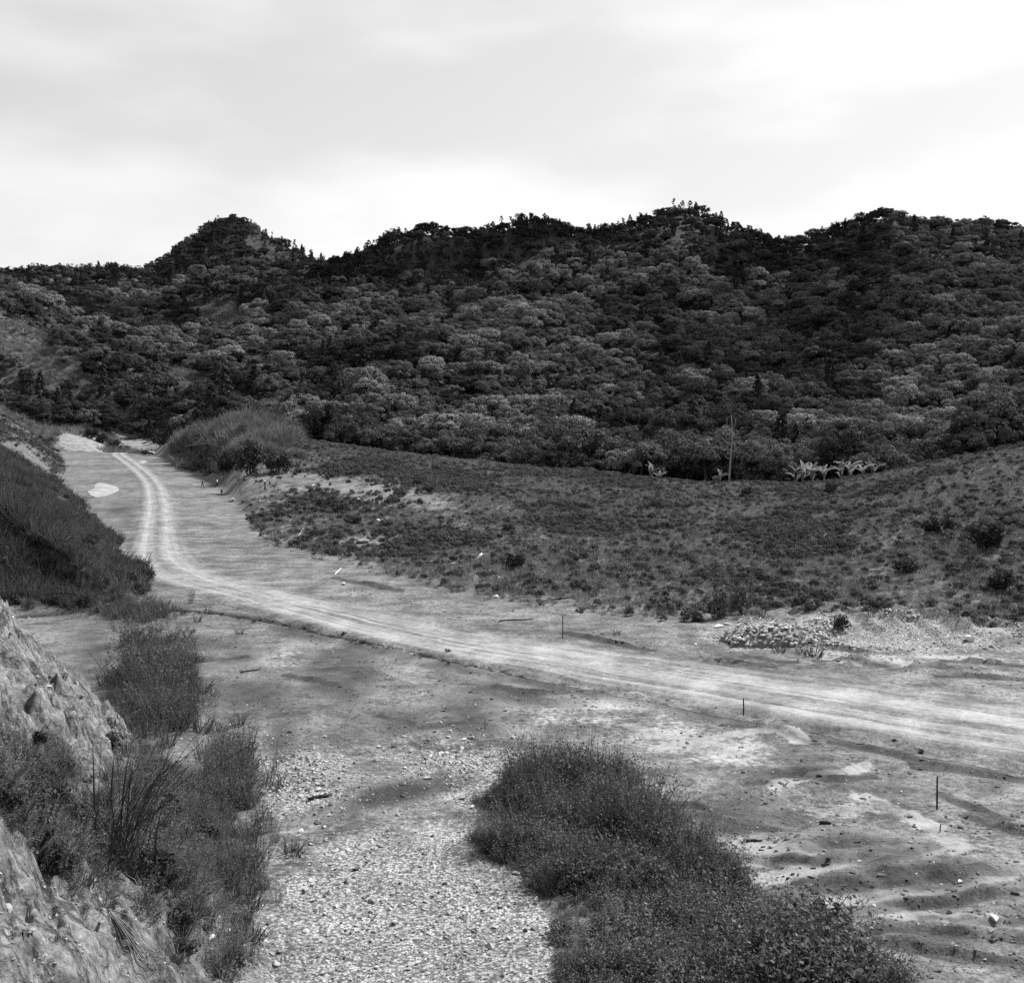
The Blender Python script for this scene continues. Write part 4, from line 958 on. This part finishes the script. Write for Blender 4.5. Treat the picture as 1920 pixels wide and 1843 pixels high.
# feathery shrubs between the near bank and the gully
FEATHER = [weed_mesh('foliage', 'grass_dark', 120 + k, 46, 1.5, .5, .06, 26, True) for k in range(3)]
for k, (px, py, hp, lab) in enumerate([(275, 1262, 115, 'tall feathery shrub at the back of the gully weeds'), (303, 1300, 120, 'feathery shrub leaning over the plain at the right of the gully'), (250, 1295, 100, 'feathery shrub next to the pale bank edge in the gully'), (290, 1345, 115, 'feathery shrub behind the long cane blades'), (335, 1370, 90, 'low feathery shrub right of the long cane blades'), (260, 1215, 70, 'small feathery shrub at the far side of the gully')]):
    x, y = flat(px, py); t = tag(empty('feathery_shrub', (x, y, ground(x, y) - .05), k * 1.3), lab, 'shrub')
    f = link('foliage', FEATHER[k % 3], t); q = hp / (F / y) / 1.55; f.scale = (q * 1.15, q * 1.15, q)
    s = link('stem', STEMS[k % 3], t); s.scale = (q, q, q)
# tall weeds that stand out of the foreground thicket
TALLW = [weed_mesh('foliage', 'grass_dark', 150 + k, 20, 1.5, .22, .05, 22, True) for k in range(3)] + [weed_mesh('foliage', 'weed', 155, 12, 1.3, .25, .04, 20)]
for k, (px, py, hp, wp, kind, lab) in enumerate([(1012, 1475, 90, 60, 0, 'tall wiry weed at the far left top of the foreground thicket'), (1045, 1470, 84, 60, 1, 'second wiry weed from the left along the thicket top'), (1080, 1478, 78, 50, 2, 'third wiry weed from the left along the thicket top'), (1130, 1474, 66, 60, 0, 'fourth wiry weed from the left along the thicket top'), (1180, 1476, 50, 50, 1, 'last low wiry weed at the right end of the thicket top'),
        (945, 1530, 70, 60, 2, 'wiry weed at the left shoulder of the thicket'), (1240, 1580, 90, 40, 0, 'upright weed on the right flank of the thicket, highest up'), (1300, 1620, 80, 40, 1, 'upright weed on the right flank of the thicket, second down'), (1385, 1650, 110, 40, 0, 'tallest upright weed on the right flank of the thicket'), (1450, 1715, 70, 40, 2, 'upright weed on the right flank of the thicket, fourth down'), (1570, 1790, 80, 30, 1, 'thin tall weed near the lower right tip of the thicket'),
        (1640, 1810, 150, 26, 2, 'thin leaning stalk at the lower right tip of the thicket'), (1190, 1740, 90, 70, 3, 'leafy weed in the near middle of the thicket'), (1320, 1760, 90, 60, 3, 'leafy weed in the near right of the thicket'), (1060, 1600, 90, 70, 3, 'leafy weed in the left middle of the thicket')]):
    x, y = flat(px, py); t = tag(empty('tall_weed', (x, y, ground(x, y) - .03), k * .9), lab, 'weed'); q = hp / (F / y) / 1.5; w = wp / (F / y) / .9
    f = link('foliage', TALLW[kind], t); f.scale = (w, w, q); s = link('stem', STEMS[k % 3], t); s.scale = (w * .5, w * .5, q)
# grass tufts standing alone on the bare ground
for k, (px, py, hp, lab) in enumerate([(1462, 1222, 20, 'grass tuft below the stone heap, leftmost of three'), (1500, 1224, 22, 'grass tuft below the stone heap, middle of three'), (1527, 1230, 30, 'grass tuft below the stone heap, rightmost of three'), (1155, 1190, 14, 'small grass tuft right of the far survey stake'), (450, 1190, 14, 'small grass tuft on the plain just below the ditch')]):
    x, y = flat(px, py); o = link('grass_tuft', TUFTS_D[k % 2].data, None, (x, y, ground(x, y))); q = hp / (F / y) / .95; o.scale = (q * 1.3, q * 1.3, q); tag(o, lab, 'grass tuft')
# dark single tree on the open slope
p = place(408, 724); t = tag(empty('oval_tree', (p.x, p.y, p.z - .2)), 'dark oval tree alone on the grassy slope left of the cone hill foot', 'tree')
q = 42 / (F / p.y) / 8.0
c = link('crown', crown_mesh('crown', 'leaf_dark', 130, 'round', 40, 60, .3), t, (0, 0, 4.2 * q)); c.scale = (q * .62, q * .62, q * 1.1); link('trunk', TRUNKS[0], t).scale = (q, q, q * .8)
# long cane blades on the near bank
def cane_clump():
    rng = np.random.default_rng(141); p = place(228, 1625)
    t = tag(empty('cane_grass', (p.x, p.y, p.z - .1)), 'clump of long dark cane blades arching up from the near bank', 'cane grass')
    for k in range(58):
        n = 7; l = rng.uniform(1.7, 4.4); a = rng.normal(.25, .75) if k % 4 else rng.uniform(0, 6.28); ln = abs(rng.normal(.24, .16)) + .03; bend = rng.uniform(.03, .26)
        b0 = np.array([rng.normal(0, .38), rng.normal(0, .38), 0.0]); s = np.linspace(0, 1, n); d = np.array([math.cos(a), math.sin(a)])
        hor = l * (ln * s + bend * s ** 2.6); zz = l * (s * .95 - bend * .55 * s ** 3)
        P = np.stack([b0[0] + d[0] * hor, b0[1] + d[1] * hor, zz], 1); w = .026 * (1 - s ** 2.2) + .003; sd = np.array([-d[1], d[0], 0]) * .75 + np.array([.66, .2, 0]) * .5
        V = np.concatenate([P - sd * w[:, None], P + sd * w[:, None] + np.array([0, 0, .012]), P + np.array([0, 0, -.014])]); i = np.arange(n - 1)
        q = np.concatenate([np.stack([i, i + 1, i + 1 + 2 * n, i + 2 * n], 1), np.stack([i + 2 * n, i + 1 + 2 * n, i + 1 + n, i + n], 1)])
        link('blade', mesh_np('blade', V, [q], True, [M['cane']]), t, None)
cane_clump()
def dry_stalks():
    p = place(205, 1712); t = tag(empty('fallen_stalks', (p.x, p.y, p.z)), 'fan of fallen pale dry stalks on the bank below the cane', 'dry stalks'); rng = np.random.default_rng(5)
    for k in range(11):
        a = rng.uniform(-.6, 1.1); l = rng.uniform(.8, 1.7); e = rng.uniform(.0, .75)
        dx, dy = math.cos(a) * l, math.sin(a) * l * .4
        z1 = ground(p.x + dx, p.y + dy) - p.z + .05 + e * l * .3; z0 = .05
        mb = MB(); mb.tube([(0, 0, z0), (dx * .5, dy * .5, max((z0 + z1) / 2, ground(p.x + dx * .5, p.y + dy * .5) - p.z + .05)), (dx, dy, z1)], [.013, .011, .004], 5)
        link('stalk', mb.mesh('stalk', M['deadwood']), t)
dry_stalks()
# banana plants on the far side of the ridge crest
def banana_leaf(seed):
    rng = np.random.default_rng(seed); n = 9; s = np.linspace(0, 1, n); l = 2.9
    hor = l * (.25 * s + .55 * s ** 2); z = l * (.9 * s - .5 * s ** 2.4)
    w = .24 * np.sin(np.pi * np.clip(s * .92 + .06, 0, 1)) ** .6 * (s > .12) + .03
    V = []
    for k in range(n): V += [(hor[k], -w[k], z[k] + .08), (hor[k], 0, z[k]), (hor[k], w[k], z[k] + .08)]
    q = [(3 * k + j, 3 * k + j + 1, 3 * k + 4 + j, 3 * k + 3 + j) for k in range(n - 1) for j in (0, 1)]
    return mesh_np('leaf', np.array(V), [np.array(q)], True, [M['banana']])
BLEAF = [banana_leaf(k) for k in (1, 2)]
mb = MB(); mb.tube([(0, 0, -.3), (.05, 0, .5), (0, .05, 1.0)], [.15, .12, .07], 8); BSTEM = mb.mesh('stem', M['leaf_light'], True)
rngb = np.random.default_rng(61)
for k, (px, off, sc) in enumerate([(1218, 8, .9), (1243, 11, .75), (1355, 5, .7), (1488, 6, 1.0), (1510, 10, 1.15), (1530, 7, 1.0), (1552, 10, 1.1), (1574, 6, .95), (1596, 8, 1.15), (1616, 5, .8), (1640, 9, .8)]):
    d = float(row_d('crest', px)) + off + rngb.uniform(-2, 5); px = px + rngb.uniform(-7, 7); x = (px - CX) / F * d
    nm = ['leftmost banana plant, apart from the row, left of the dead tree', 'second banana plant from the left, close beside the leftmost', 'small banana plant at the foot of the dead tree'] + ['%s banana plant of the row on the crest right of the dead tree' % w for w in ('first', 'second', 'third', 'fourth', 'fifth', 'sixth', 'seventh', 'last')]
    t = tag(empty('banana_plant', (x, d, ground(x, d) - .1), rngb.uniform(0, 6.28)), nm[k], 'banana plant', 'banana plants along the ridge crest'); t.scale = (sc * 1.2, sc * 1.2, sc * 1.2)
    link('stem', BSTEM, t)
    for j in range(8):
        o = link('leaf', BLEAF[j % 2], t, (0, 0, .5 + .06 * j)); o.rotation_euler = (rngb.uniform(-.3, .3), rngb.uniform(-.75, .05), j * .785 + rngb.uniform(-.3, .3)); q = rngb.uniform(.7, 1.1); o.scale = (q, q, q)
# the bare dead tree
d = float(row_d('crest', 1368)) + 6; x = (1368 - CX) / F * d; gz = ground(x, d)
t = tag(empty('dead_tree', (x, d, gz - .2)), 'tall bleached dead tree with forked bare top before the forest', 'tree')
mb = MB(); mb.tube([(-.1, 0, -.3), (.0, 0, 2.5), (.25, .1, 5.5), (.45, 0, 8.2), (.5, .1, 10.2), (.3, 0, 12.6)], [.2, .16, .13, .11, .08, .03], 7); link('trunk', mb.mesh('trunk', M['deadwood'], True), t)
for z0, pts in ((8.0, [(.45, 0), (1.2, .8), (1.9, 2.0), (2.4, 2.4)]), (9.0, [(.48, 0), (-.2, .9), (-.5, 2.2), (-.4, 3.0)]), (7.0, [(.4, 0), (-.6, .7), (-1.5, 1.5)]), (9.8, [(.5, 0), (1.0, .9), (1.1, 2.1)]), (5.8, [(.3, 0), (1.1, .5), (1.6, 1.1)]), (4.6, [(.2, 0), (-.5, .3), (-.9, .8)])):
    mb = MB(); mb.tube([(a, .05 * i, z0 + b) for i, (a, b) in enumerate(pts)], list(np.linspace(.075, .02, len(pts))), 6); link('branch', mb.mesh('branch', M['deadwood'], True), t)

# ------------------------------------------------------------------ stones, boards, stakes
def put_stone(name, px, py, wp, hp, mesh, label, cat='stone', group=None):
    p = place(px, py); mp_ = F / p.y
    o = link(name, mesh, None, (p.x, p.y, p.z + hp / mp_ * .22)); r = wp / mp_ / 2
    o.scale = (r, r, max(hp / mp_ / 1.15, .03)); o.rotation_euler = (0, 0, random.uniform(0, 6.28))
    return tag(o, label, cat, group)
SW, S0, S1, S2, SD = STONES[4], STONES[0], STONES[1], STONES[2], STONES[5]
for a in [(673, 941, 19, 13, SW, 'white boulder on the bare earth shelf, right of the scrub patch'), (588, 913, 12, 8, SW, 'small white boulder at the top edge of the bare earth shelf'), (710, 979, 14, 10, SW, 'white boulder on the slope below the bare earth shelf'), (683, 1018, 34, 14, S0, 'broad grey earth-coloured boulder low on the shelf slope'),
          (848, 1058, 15, 6, SW, 'flat white stone left of the white board'), (929, 1121, 14, 10, SW, 'white stone at the edge of the graded ground below the board'), (1817, 1201, 24, 18, SW, 'white boulder at the right end of the pale rubble mounds'), (1866, 1727, 26, 13, SW, 'smooth white stone at the right edge of the foreground'),
          (1348, 1176, 26, 8, SW, 'flat white slab left of the stone heap'), (1362, 1172, 18, 8, S0, 'flat pale slab lying against the white slab by the stone heap'), (963, 1384, 13, 8, SW, 'white stone on the plain above the weed thicket'), (870, 1388, 12, 7, SW, 'white stone below the short stake on the plain'), (805, 1388, 9, 6, SW, 'small white stone left of the short stake'),
          (802, 1461, 20, 9, SW, 'long white stone at the head of the gravel track'), (826, 1414, 14, 8, SW, 'pale stone in the stony strip above the gravel track'), (760, 1442, 14, 8, SW, 'pale stone at the left of the stony strip'), (925, 1505, 16, 11, SW, 'white stone at the left tip of the weed thicket'), (885, 1515, 14, 9, SW, 'white stone beside the upper edge of the gravel track'),
          (504, 1517, 13, 11, SW, 'rounded white stone left of the charred log'), (474, 1548, 11, 10, SW, 'rounded white stone at the foot of the near bank'), (264, 1086, 16, 9, SD, 'dark stone at the bend of the road'), (424, 1752, 22, 16, SW, 'white rock at the rim of the dark hollow'), (398, 1762, 20, 13, SW, 'pale rock left of the dark hollow'), (395, 1784, 14, 13, SW, 'white rock below the dark hollow'), (447, 1748, 14, 8, S0, 'grey rock right of the dark hollow'),
          (720, 1212, 9, 9, SW, 'small white stone on the ditch bank by the road'), (643, 1097, 11, 9, SW, 'half-buried white stone on the graded ground'), (834, 1147, 8, 6, SW, 'small white stone between road and grass'), (836, 1172, 7, 5, SW, 'smallest white stone between road and grass'), (436, 941, 16, 12, S1, 'pale rounded boulder at the edge of the graded ground near the people'), (970, 1640, 22, 10, S0, 'pale stone under the left edge of the weed thicket'), (1800, 1655, 14, 7, SW, 'flat white stone on the pale curve of track'), (1450, 1450, 9, 7, SW, 'small white stone on the bare ground right of the thicket')]:
    put_stone('boulder' if a[2] > 15 else 'stone', *a)
# loose stones that can be told apart on the track
rng = np.random.default_rng(77); cnt = 0
while cnt < 240:
    z_ = rng.uniform(0, 1)
    if z_ < .5: px, py, lab = rng.uniform(490, 1030), rng.uniform(1560, 1840), 'loose pale stone on the gravel track in the foreground'
    elif z_ < .72: px, py, lab = rng.normal(560, 60), rng.normal(1465, 45), 'loose stone in the stony patch right of the near bank'
    elif z_ < .9: px, py, lab = rng.normal(840, 70), rng.normal(1425, 35), 'loose stone in the stony strip above the gravel track'
    else: px, py, lab = rng.uniform(1250, 1880), rng.uniform(1430, 1800), 'loose stone on the bare ground right of the weed thicket'
    x, y = flat(px, py); xs, ys = np.array([x]), np.array([y]); zz = height(xs, ys)
    _, g = masks(xs, ys, zz)
    if g['thick'][0] > .3 or zz[0] > .9: continue
    r = min(.06 * math.exp(rng.normal(.25, .4)), .17)
    o = link('loose_stone', STONES[rng.choice([0, 1, 2, 4, 4, 5])], None, (x, y, float(zz[0]) + r * .2)); o.scale = (r, r, r); o.rotation_euler = (rng.normal(0, .3), rng.normal(0, .3), rng.uniform(0, 6.28))
    tag(o, lab, 'stone', lab + 's'); cnt += 1
# heap of broken stone
x, y = flat(1440, 1202); t = tag(empty('stone_heap', (x, y, .15)), 'low heap of broken pale stones at the grass edge', 'stone heap'); rng = np.random.default_rng(81)
RX, RY, RZ = 3.2, 1.8, .95
n1, n2 = 24, 8; V = []
for j in range(n2 + 1):
    for i in range(n1):
        a = 2 * math.pi * i / n1; e = j / n2; rr = (1 - e) ** .8; nn = 1 + .12 * math.sin(a * 3 + 1) + .08 * math.sin(a * 5)
        V.append((math.cos(a) * RX * rr * nn, math.sin(a) * RY * rr * nn, RZ * .92 * math.sin(e * math.pi / 2) - .05 - (1.0 if j == 0 else 0)))
q = [(j * n1 + i, j * n1 + (i + 1) % n1, (j + 1) * n1 + (i + 1) % n1, (j + 1) * n1 + i) for j in range(n2) for i in range(n1)]
link('rubble_core', mesh_np('rubble_core', np.array(V), [np.array(q)], False, [M['stone_d']]), t)
for k in range(290):
    a = rng.uniform(0, 6.28) if k % 3 else rng.uniform(3.3, 6.1); e = rng.uniform(0, 1) ** 1.3; rr = (1 - e) ** .8 * rng.uniform(1.0, 1.1) * (1 + .12 * math.sin(a * 3 + 1) + .08 * math.sin(a * 5))
    o = link('stone', STONES[rng.choice([0, 1, 2, 4, 4, 0])], t, (math.cos(a) * RX * rr, math.sin(a) * RY * rr, RZ * math.sin(e * math.pi / 2) + rng.uniform(-.02, .04))); r = rng.uniform(.10, .25); o.scale = (r, r, r * rng.uniform(.9, 1.4)); o.rotation_euler = tuple(rng.uniform(-.7, .7, 3))
# survey stakes
for k, (px, py, hp, lab) in enumerate([(1055, 1197, 42, 'dark wooden stake standing beyond the road near the grass edge'), (1394, 1344, 36, 'dark wooden stake in the ditch bank at the near side of the road'), (1757, 1517, 62, 'tallest dark stake, on the bare ground at right'), (910, 1367, 20, 'short thin stake on the plain above the weed thicket'), (1763, 1562, 14, 'stub of a stake just below the tallest stake')]):
    x, y = flat(px, py); h = hp / (F / y); g = ground(x, y)
    mb = MB(); w = .032 if hp > 30 else .02
    mb.tube([(0, 0, -.3), (.01, 0, h * .5), (.0, .015, h * .97), (.005, .01, h)], [w * 1.1, w, w * .95, w * .55], 6)
    o = link('wooden_stake', mb.mesh('wooden_stake', M['stake']), None, (x, y, g)); o.rotation_euler = (.02 * (k % 3 - 1), .03 * (k % 2), k); tag(o, lab, 'stake', 'survey stakes on the graded ground')
# white board leaning on a clod
p = place(890, 1052); mpx = F / p.y; t = tag(empty('leaning_board', (p.x, p.y, p.z)), 'white board propped at a slant on the slope beyond the road', 'board')
mb = MB(); mb.box((.35, 0, .32), (1.15, .05, .22), Matrix.Rotation(-.82, 3, 'Y')); link('board', mb.mesh('board', M['plank']), t)
mb = MB(); mb.tube([(.62, .15, -.1), (.5, .03, .5)], [.035, .03], 6); link('prop', mb.mesh('prop', M['stake']), t)
# sticks and logs
def stick(name, px0, py0, px1, py1, r, mat, label, cat='branch', lift=.04):
    (x0, y0), (x1, y1) = flat(px0, py0), flat(px1, py1); z0 = ground(x0, y0); pts = []
    for s in np.linspace(0, 1, 5):
        xx, yy = x0 + (x1 - x0) * s, y0 + (y1 - y0) * s; pts.append((xx - x0 + random.uniform(-.02, .02), yy - y0 + random.uniform(-.03, .03), ground(xx, yy) - z0 + lift))
    mb = MB(); mb.tube(pts, [r, r * .9, r * 1.05, r * .8, r * .45], 7); o = link(name, mb.mesh(name, M[mat], True), None, (x0, y0, z0)); return tag(o, label, cat)
stick('charred_log', 578, 1504, 624, 1494, .07, 'log', 'charred log lying in the stony ground above the gravel track', 'log', .05)
stick('fallen_pole', 936, 1164, 1000, 1162, .05, 'log', 'thin dark pole lying between the road and the grass')
stick('fallen_branch', 1008, 1128, 1102, 1118, .05, 'log', 'long dark branch lying at the edge of the grass')
stick('fallen_branch', 1398, 1586, 1430, 1587, .05, 'log', 'short dark branch lying at the right edge of the weed thicket')
stick('fallen_branch', 1538, 1548, 1558, 1550, .07, 'log', 'dark chunk of wood on the bare ground below the small mound')
stick('fallen_branch', 450, 1262, 490, 1256, .04, 'log', 'thin dark branch on the plain right of the gully')
stick('pale_stick', 628, 1078, 640, 1066, .05, 'plank', 'short white stick on the graded ground beyond the road')
stick('pale_stick', 560, 1005, 574, 990, .06, 'plank', 'pale stick lying in the grass above the graded ground')

# pale silt left by dried puddles beside the road
def silt(outline, label):
    pts = catmull(outline + [outline[0]], 6)[:-1]; W = [flat(*q) for q in pts]; cx, cy = np.mean(W, 0); V = []; n = len(W); rings = 6
    for j in range(rings):
        for (x, y) in W:
            s = (j + 1) / rings; xx, yy = cx + (x - cx) * s, cy + (y - cy) * s
            V.append((xx, yy))
    V = np.array([(cx, cy)] + V); z = height(V[:, 0], V[:, 1]) + np.concatenate([[.2], np.repeat(np.linspace(.2, .07, rings), n)])
    q = [(1 + j * n + i, 1 + j * n + (i + 1) % n, 1 + (j + 1) * n + (i + 1) % n, 1 + (j + 1) * n + i) for j in range(rings - 1) for i in range(n)]
    o = link('silt_patch', mesh_np('silt_patch', np.column_stack([V, z]), [np.array(q), np.array([(0, 1 + (i + 1) % n, 1 + i) for i in range(n)])], True, [M['silt']])); o['kind'] = 'structure'
plain_mat('silt', 'dry_white_silt', .29, .95, .4, .5, .1)
silt([(164, 922), (172, 931), (190, 933), (215, 925), (223, 917), (212, 911), (188, 906), (178, 910), (176, 917)], '')
silt([(258, 866), (266, 870), (276, 867), (270, 863)], '')

# ------------------------------------------------------------------ people
def skin_obj(name, joints, bones, mat, parent, root=0):
    me = bpy.data.meshes.new(name); me.from_pydata([j[:3] for j in joints], bones, []); me.materials.append(mat)
    o = link(name, me, parent)
    md = o.modifiers.new('skin', 'SKIN'); md.use_smooth_shade = True
    for v, j in zip(me.skin_vertices[0].data, joints): v.radius = (j[3], j[3] * (j[4] if len(j) > 4 else 1))
    me.skin_vertices[0].data[root].use_root = True
    sb = o.modifiers.new('sub', 'SUBSURF'); sb.levels = 1; sb.render_levels = 1
    return o
plain_mat('skin', 'brown_skin', .10, .6, .1); plain_mat('hair', 'black_hair', .015, .6, .1); plain_mat('cloth_w', 'white_cotton', .72, .85, .08); plain_mat('cloth_d', 'dark_cotton', .03, .85, .2); plain_mat('cloth_m', 'grey_cotton', .13, .85, .2)
def person(px, py, rz, label, H=1.7, stride=.28, top='cloth_w', legs='cloth_d', arm=.2, skirt=False, load=False, flat_ground=True):
    if flat_ground: x, y = flat(px, py)
    else: pp = place(px, py); x, y = pp.x, pp.y
    t = tag(empty('person', (x, y, ground(x, y)), rz), label, 'person'); k = H / 1.7; t.scale = (k, k, k)
    s = stride
    J = [(0, 0, .93, .13), (0, 0, 1.12, .12), (0, 0, 1.34, .14), (0, 0, 1.46, .055), (.02, 0, 1.52, .055), (.02, 0, 1.60, .095), (.02, 0, 1.68, .07),
         (0, .19, 1.38, .06), (-arm * .4, .24, 1.12, .042), (arm * .3, .26, .88, .034), (arm * .45, .26, .78, .03), (0, -.19, 1.38, .06), (arm * .5, -.24, 1.12, .042), (arm * 1.4, -.26, .93, .034), (arm * 1.7, -.26, .85, .03),
         (0, .10, .86, .085), (s * .55, .10, .48, .058), (s, .10, .08, .04), (s + .14, .10, .03, .032), (0, -.10, .86, .085), (-s * .35, -.10, .48, .058), (-s, -.10, .08, .04), (-s + .13, -.10, .03, .032)]
    Bn = [(0, 1), (1, 2), (2, 3), (3, 4), (4, 5), (5, 6), (2, 7), (7, 8), (8, 9), (9, 10), (2, 11), (11, 12), (12, 13), (13, 14), (0, 15), (15, 16), (16, 17), (17, 18), (0, 19), (19, 20), (20, 21), (21, 22)]
    skin_obj('body', J, Bn, M['skin'], t)
    up = [J[0], J[1], J[2], (0, 0, 1.44, .075), J[7], J[8], J[11], J[12]]
    up = [(*j[:3], j[3] + .022) for j in up]
    skin_obj('shirt', up, [(0, 1), (1, 2), (2, 3), (2, 4), (4, 5), (2, 6), (6, 7)], M[top], t)
    if skirt:
        mb = MB(); mb.tube([(0, 0, 1.0), (0, 0, .8), (0, 0, .42)], [.15, .22, .28], 12); link('skirt', mb.mesh('skirt', M[legs], True), t)
    else:
        lo = [(0, 0, .98, .15), (0, 0, .9, .145)] + [(*J[i][:3], J[i][3] + .024) for i in (15, 16, 17, 19, 20, 21)]
        skin_obj('trousers', lo, [(0, 1), (1, 2), (2, 3), (3, 4), (1, 5), (5, 6), (6, 7)], M[legs], t)
    skin_obj('hair', [(-.02, 0, 1.66, .085), (-.01, 0, 1.72, .07)], [(0, 1)], M['hair'], t)
    return t
person(380, 914.5, math.radians(170), 'person in dark grey clothes walking, leftmost of the group on the graded ground', 1.7, .26, 'cloth_m', 'cloth_m')
person(407, 914.5, math.radians(185), 'person in white shirt and dark trousers in mid-stride, centre of the group', 1.75, .36, 'cloth_w', 'cloth_d', .3)
person(415.5, 927, math.radians(160), 'small person in white top and dark skirt beside the striding one', 1.35, .08, 'cloth_w', 'cloth_d', .1, True)
pw = person(497, 921, math.radians(200), 'person in dark clothes with a white bundle on the shoulder, on the earth slope', 1.7, .14, 'cloth_d', 'cloth_d', .15, flat_ground=False)
o = link('carried_bundle', stone_mesh('carried_bundle', 97, 'cloth_w'), None, (pw.location.x - .05, pw.location.y - .05, pw.location.z + 1.55)); o.scale = (.34, .2, .22); tag(o, 'white bundle carried on the shoulder of the person on the earth slope', 'bundle')

# ------------------------------------------------------------------ the vehicle beyond the crest of the road
plain_mat('car_paint', 'dull_black_paint', .02, .4, .1, 2, .5); plain_mat('car_pale', 'dusty_white_paint', .6, .5, .1, 2, .4); plain_mat('glass', 'dusty_glass', .03, .15, .1, 2, .6); plain_mat('tyre', 'rubber', .015, .9); plain_mat('chrome', 'lamp_glass', .6, .2, .05)
def car():
    d = 370.0; x = (277 - CX) / F * d
    t = tag(empty('vehicle', (x, d, ground(x, d)), math.radians(-12)), 'small dark vehicle with pale front seen over the crest at the road end', 'vehicle')
    prof = [(-2.0, .42), (-2.05, .85), (-1.85, 1.0), (-1.55, 1.52), (-.2, 1.58), (.45, 1.08), (1.55, .98), (1.95, .82), (2.0, .42)]
    n = len(prof); V = [(a, -.78 + (.08 if z > 1.2 else 0), z) for a, z in prof] + [(a, .78 - (.08 if z > 1.2 else 0), z) for a, z in prof]
    bm = bmesh.new(); vs_ = [bm.verts.new(v) for v in V]
    bm.faces.new(vs_[:n][::-1]); bm.faces.new(vs_[n:])
    for i in range(n): bm.faces.new((vs_[i], vs_[(i + 1) % n], vs_[n + (i + 1) % n], vs_[n + i]))
    bmesh.ops.recalc_face_normals(bm, faces=bm.faces)
    bmesh.ops.bevel(bm, geom=list(bm.edges), offset=.05, segments=2, affect='EDGES'); me = bpy.data.meshes.new('body'); bm.to_mesh(me); bm.free(); me.materials.append(M['car_paint']); link('body', me, t)
    mb = MB(); mb.box((1.2, 0, 1.0), (1.5, 1.5, .14), Matrix.Rotation(.08, 3, 'Y')); link('bonnet', mb.mesh('bonnet', M['car_pale']), t)
    mb = MB(); mb.box((1.98, 0, .66), (.14, 1.46, .34)); link('front_panel', mb.mesh('front_panel', M['car_pale']), t)
    for s in (-1, 1):
        mb = MB(); mb.box((-.85, s * .725, 1.27), (1.15, .05, .3)); link('side_window', mb.mesh('side_window', M['glass']), t)
        mb = MB(); mb.box((2.06, s * .55, .72), (.05, .2, .18)); link('headlight', mb.mesh('headlight', M['chrome']), t)
        for a in (-1.25, 1.25):
            mb = MB(); mb.tube([(a, s * .62, .33), (a, s * .84, .33)], .33, 16); w = link('wheel', mb.mesh('wheel', M['tyre']), t)
            mb = MB(); mb.tube([(a, s * .83, .33), (a, s * .86, .33)], .17, 12); link('rim', mb.mesh('rim', M['car_pale']), w)
    mb = MB(); mb.box((.16, 0, 1.34), (.05, 1.25, .48), Matrix.Rotation(-.9, 3, 'Y')); link('windscreen', mb.mesh('windscreen', M['glass']), t)
car()

# ------------------------------------------------------------------ the two low clouds whose shadows lie on the far slopes
m, nt, out = node_mat('cloud_vapour'); b = NB(nt)
df = b.n('ShaderNodeBsdfDiffuse'); df.inputs[0].default_value = (.85, .85, .85, 1); tr = b.n('ShaderNodeBsdfTranslucent'); tr.inputs[0].default_value = (.85, .85, .85, 1)
mx = b.n('ShaderNodeMixShader'); mx.inputs[0].default_value = .35; b.lk(df.outputs[0], mx.inputs[1]); b.lk(tr.outputs[0], mx.inputs[2]); b.lk(mx.outputs[0], out.inputs['Surface'])
def cloud(tx, ty, tz, rx, ry, alt, seed):
    rng = np.random.default_rng(seed); t = (alt - tz) / SDIR.z; cx, cy = tx + SDIR.x * t, ty + SDIR.y * t; bm = bmesh.new()
    for k in range(46):
        a = rng.uniform(0, 6.28); q = math.sqrt(rng.uniform(0, 1)); r = rng.uniform(.22, .42) * min(rx, ry) * (1.15 - .5 * q)
        ret = bmesh.ops.create_icosphere(bm, subdivisions=3, radius=r)
        c = Vector((math.cos(a) * q * rx, math.sin(a) * q * ry, r * .35 + rng.uniform(0, .25) * rx * (1 - q)))
        for v in ret['verts']:
            n_ = 1 + .16 * float(vnoise(v.co.x / r * 2 + k, v.co.y / r * 2 + v.co.z / r * 3, k)); v.co = c + Vector((v.co.x * n_, v.co.y * n_, v.co.z * n_ * .75))
            v.co.z = max(v.co.z, 0.0)
    me = bpy.data.meshes.new('cloud'); bm.to_mesh(me); bm.free(); me.materials.append(m)
    for p_ in me.polygons: p_.use_smooth = True
    o = link('cloud', me, None, (cx, cy, alt)); o['kind'] = 'structure'
cloud(150, 630, 68, 62, 150, 520, 1)
cloud(-10, 815, 112, 125, 70, 580, 2)
cloud(-230, 700, 60, 60, 45, 520, 3)
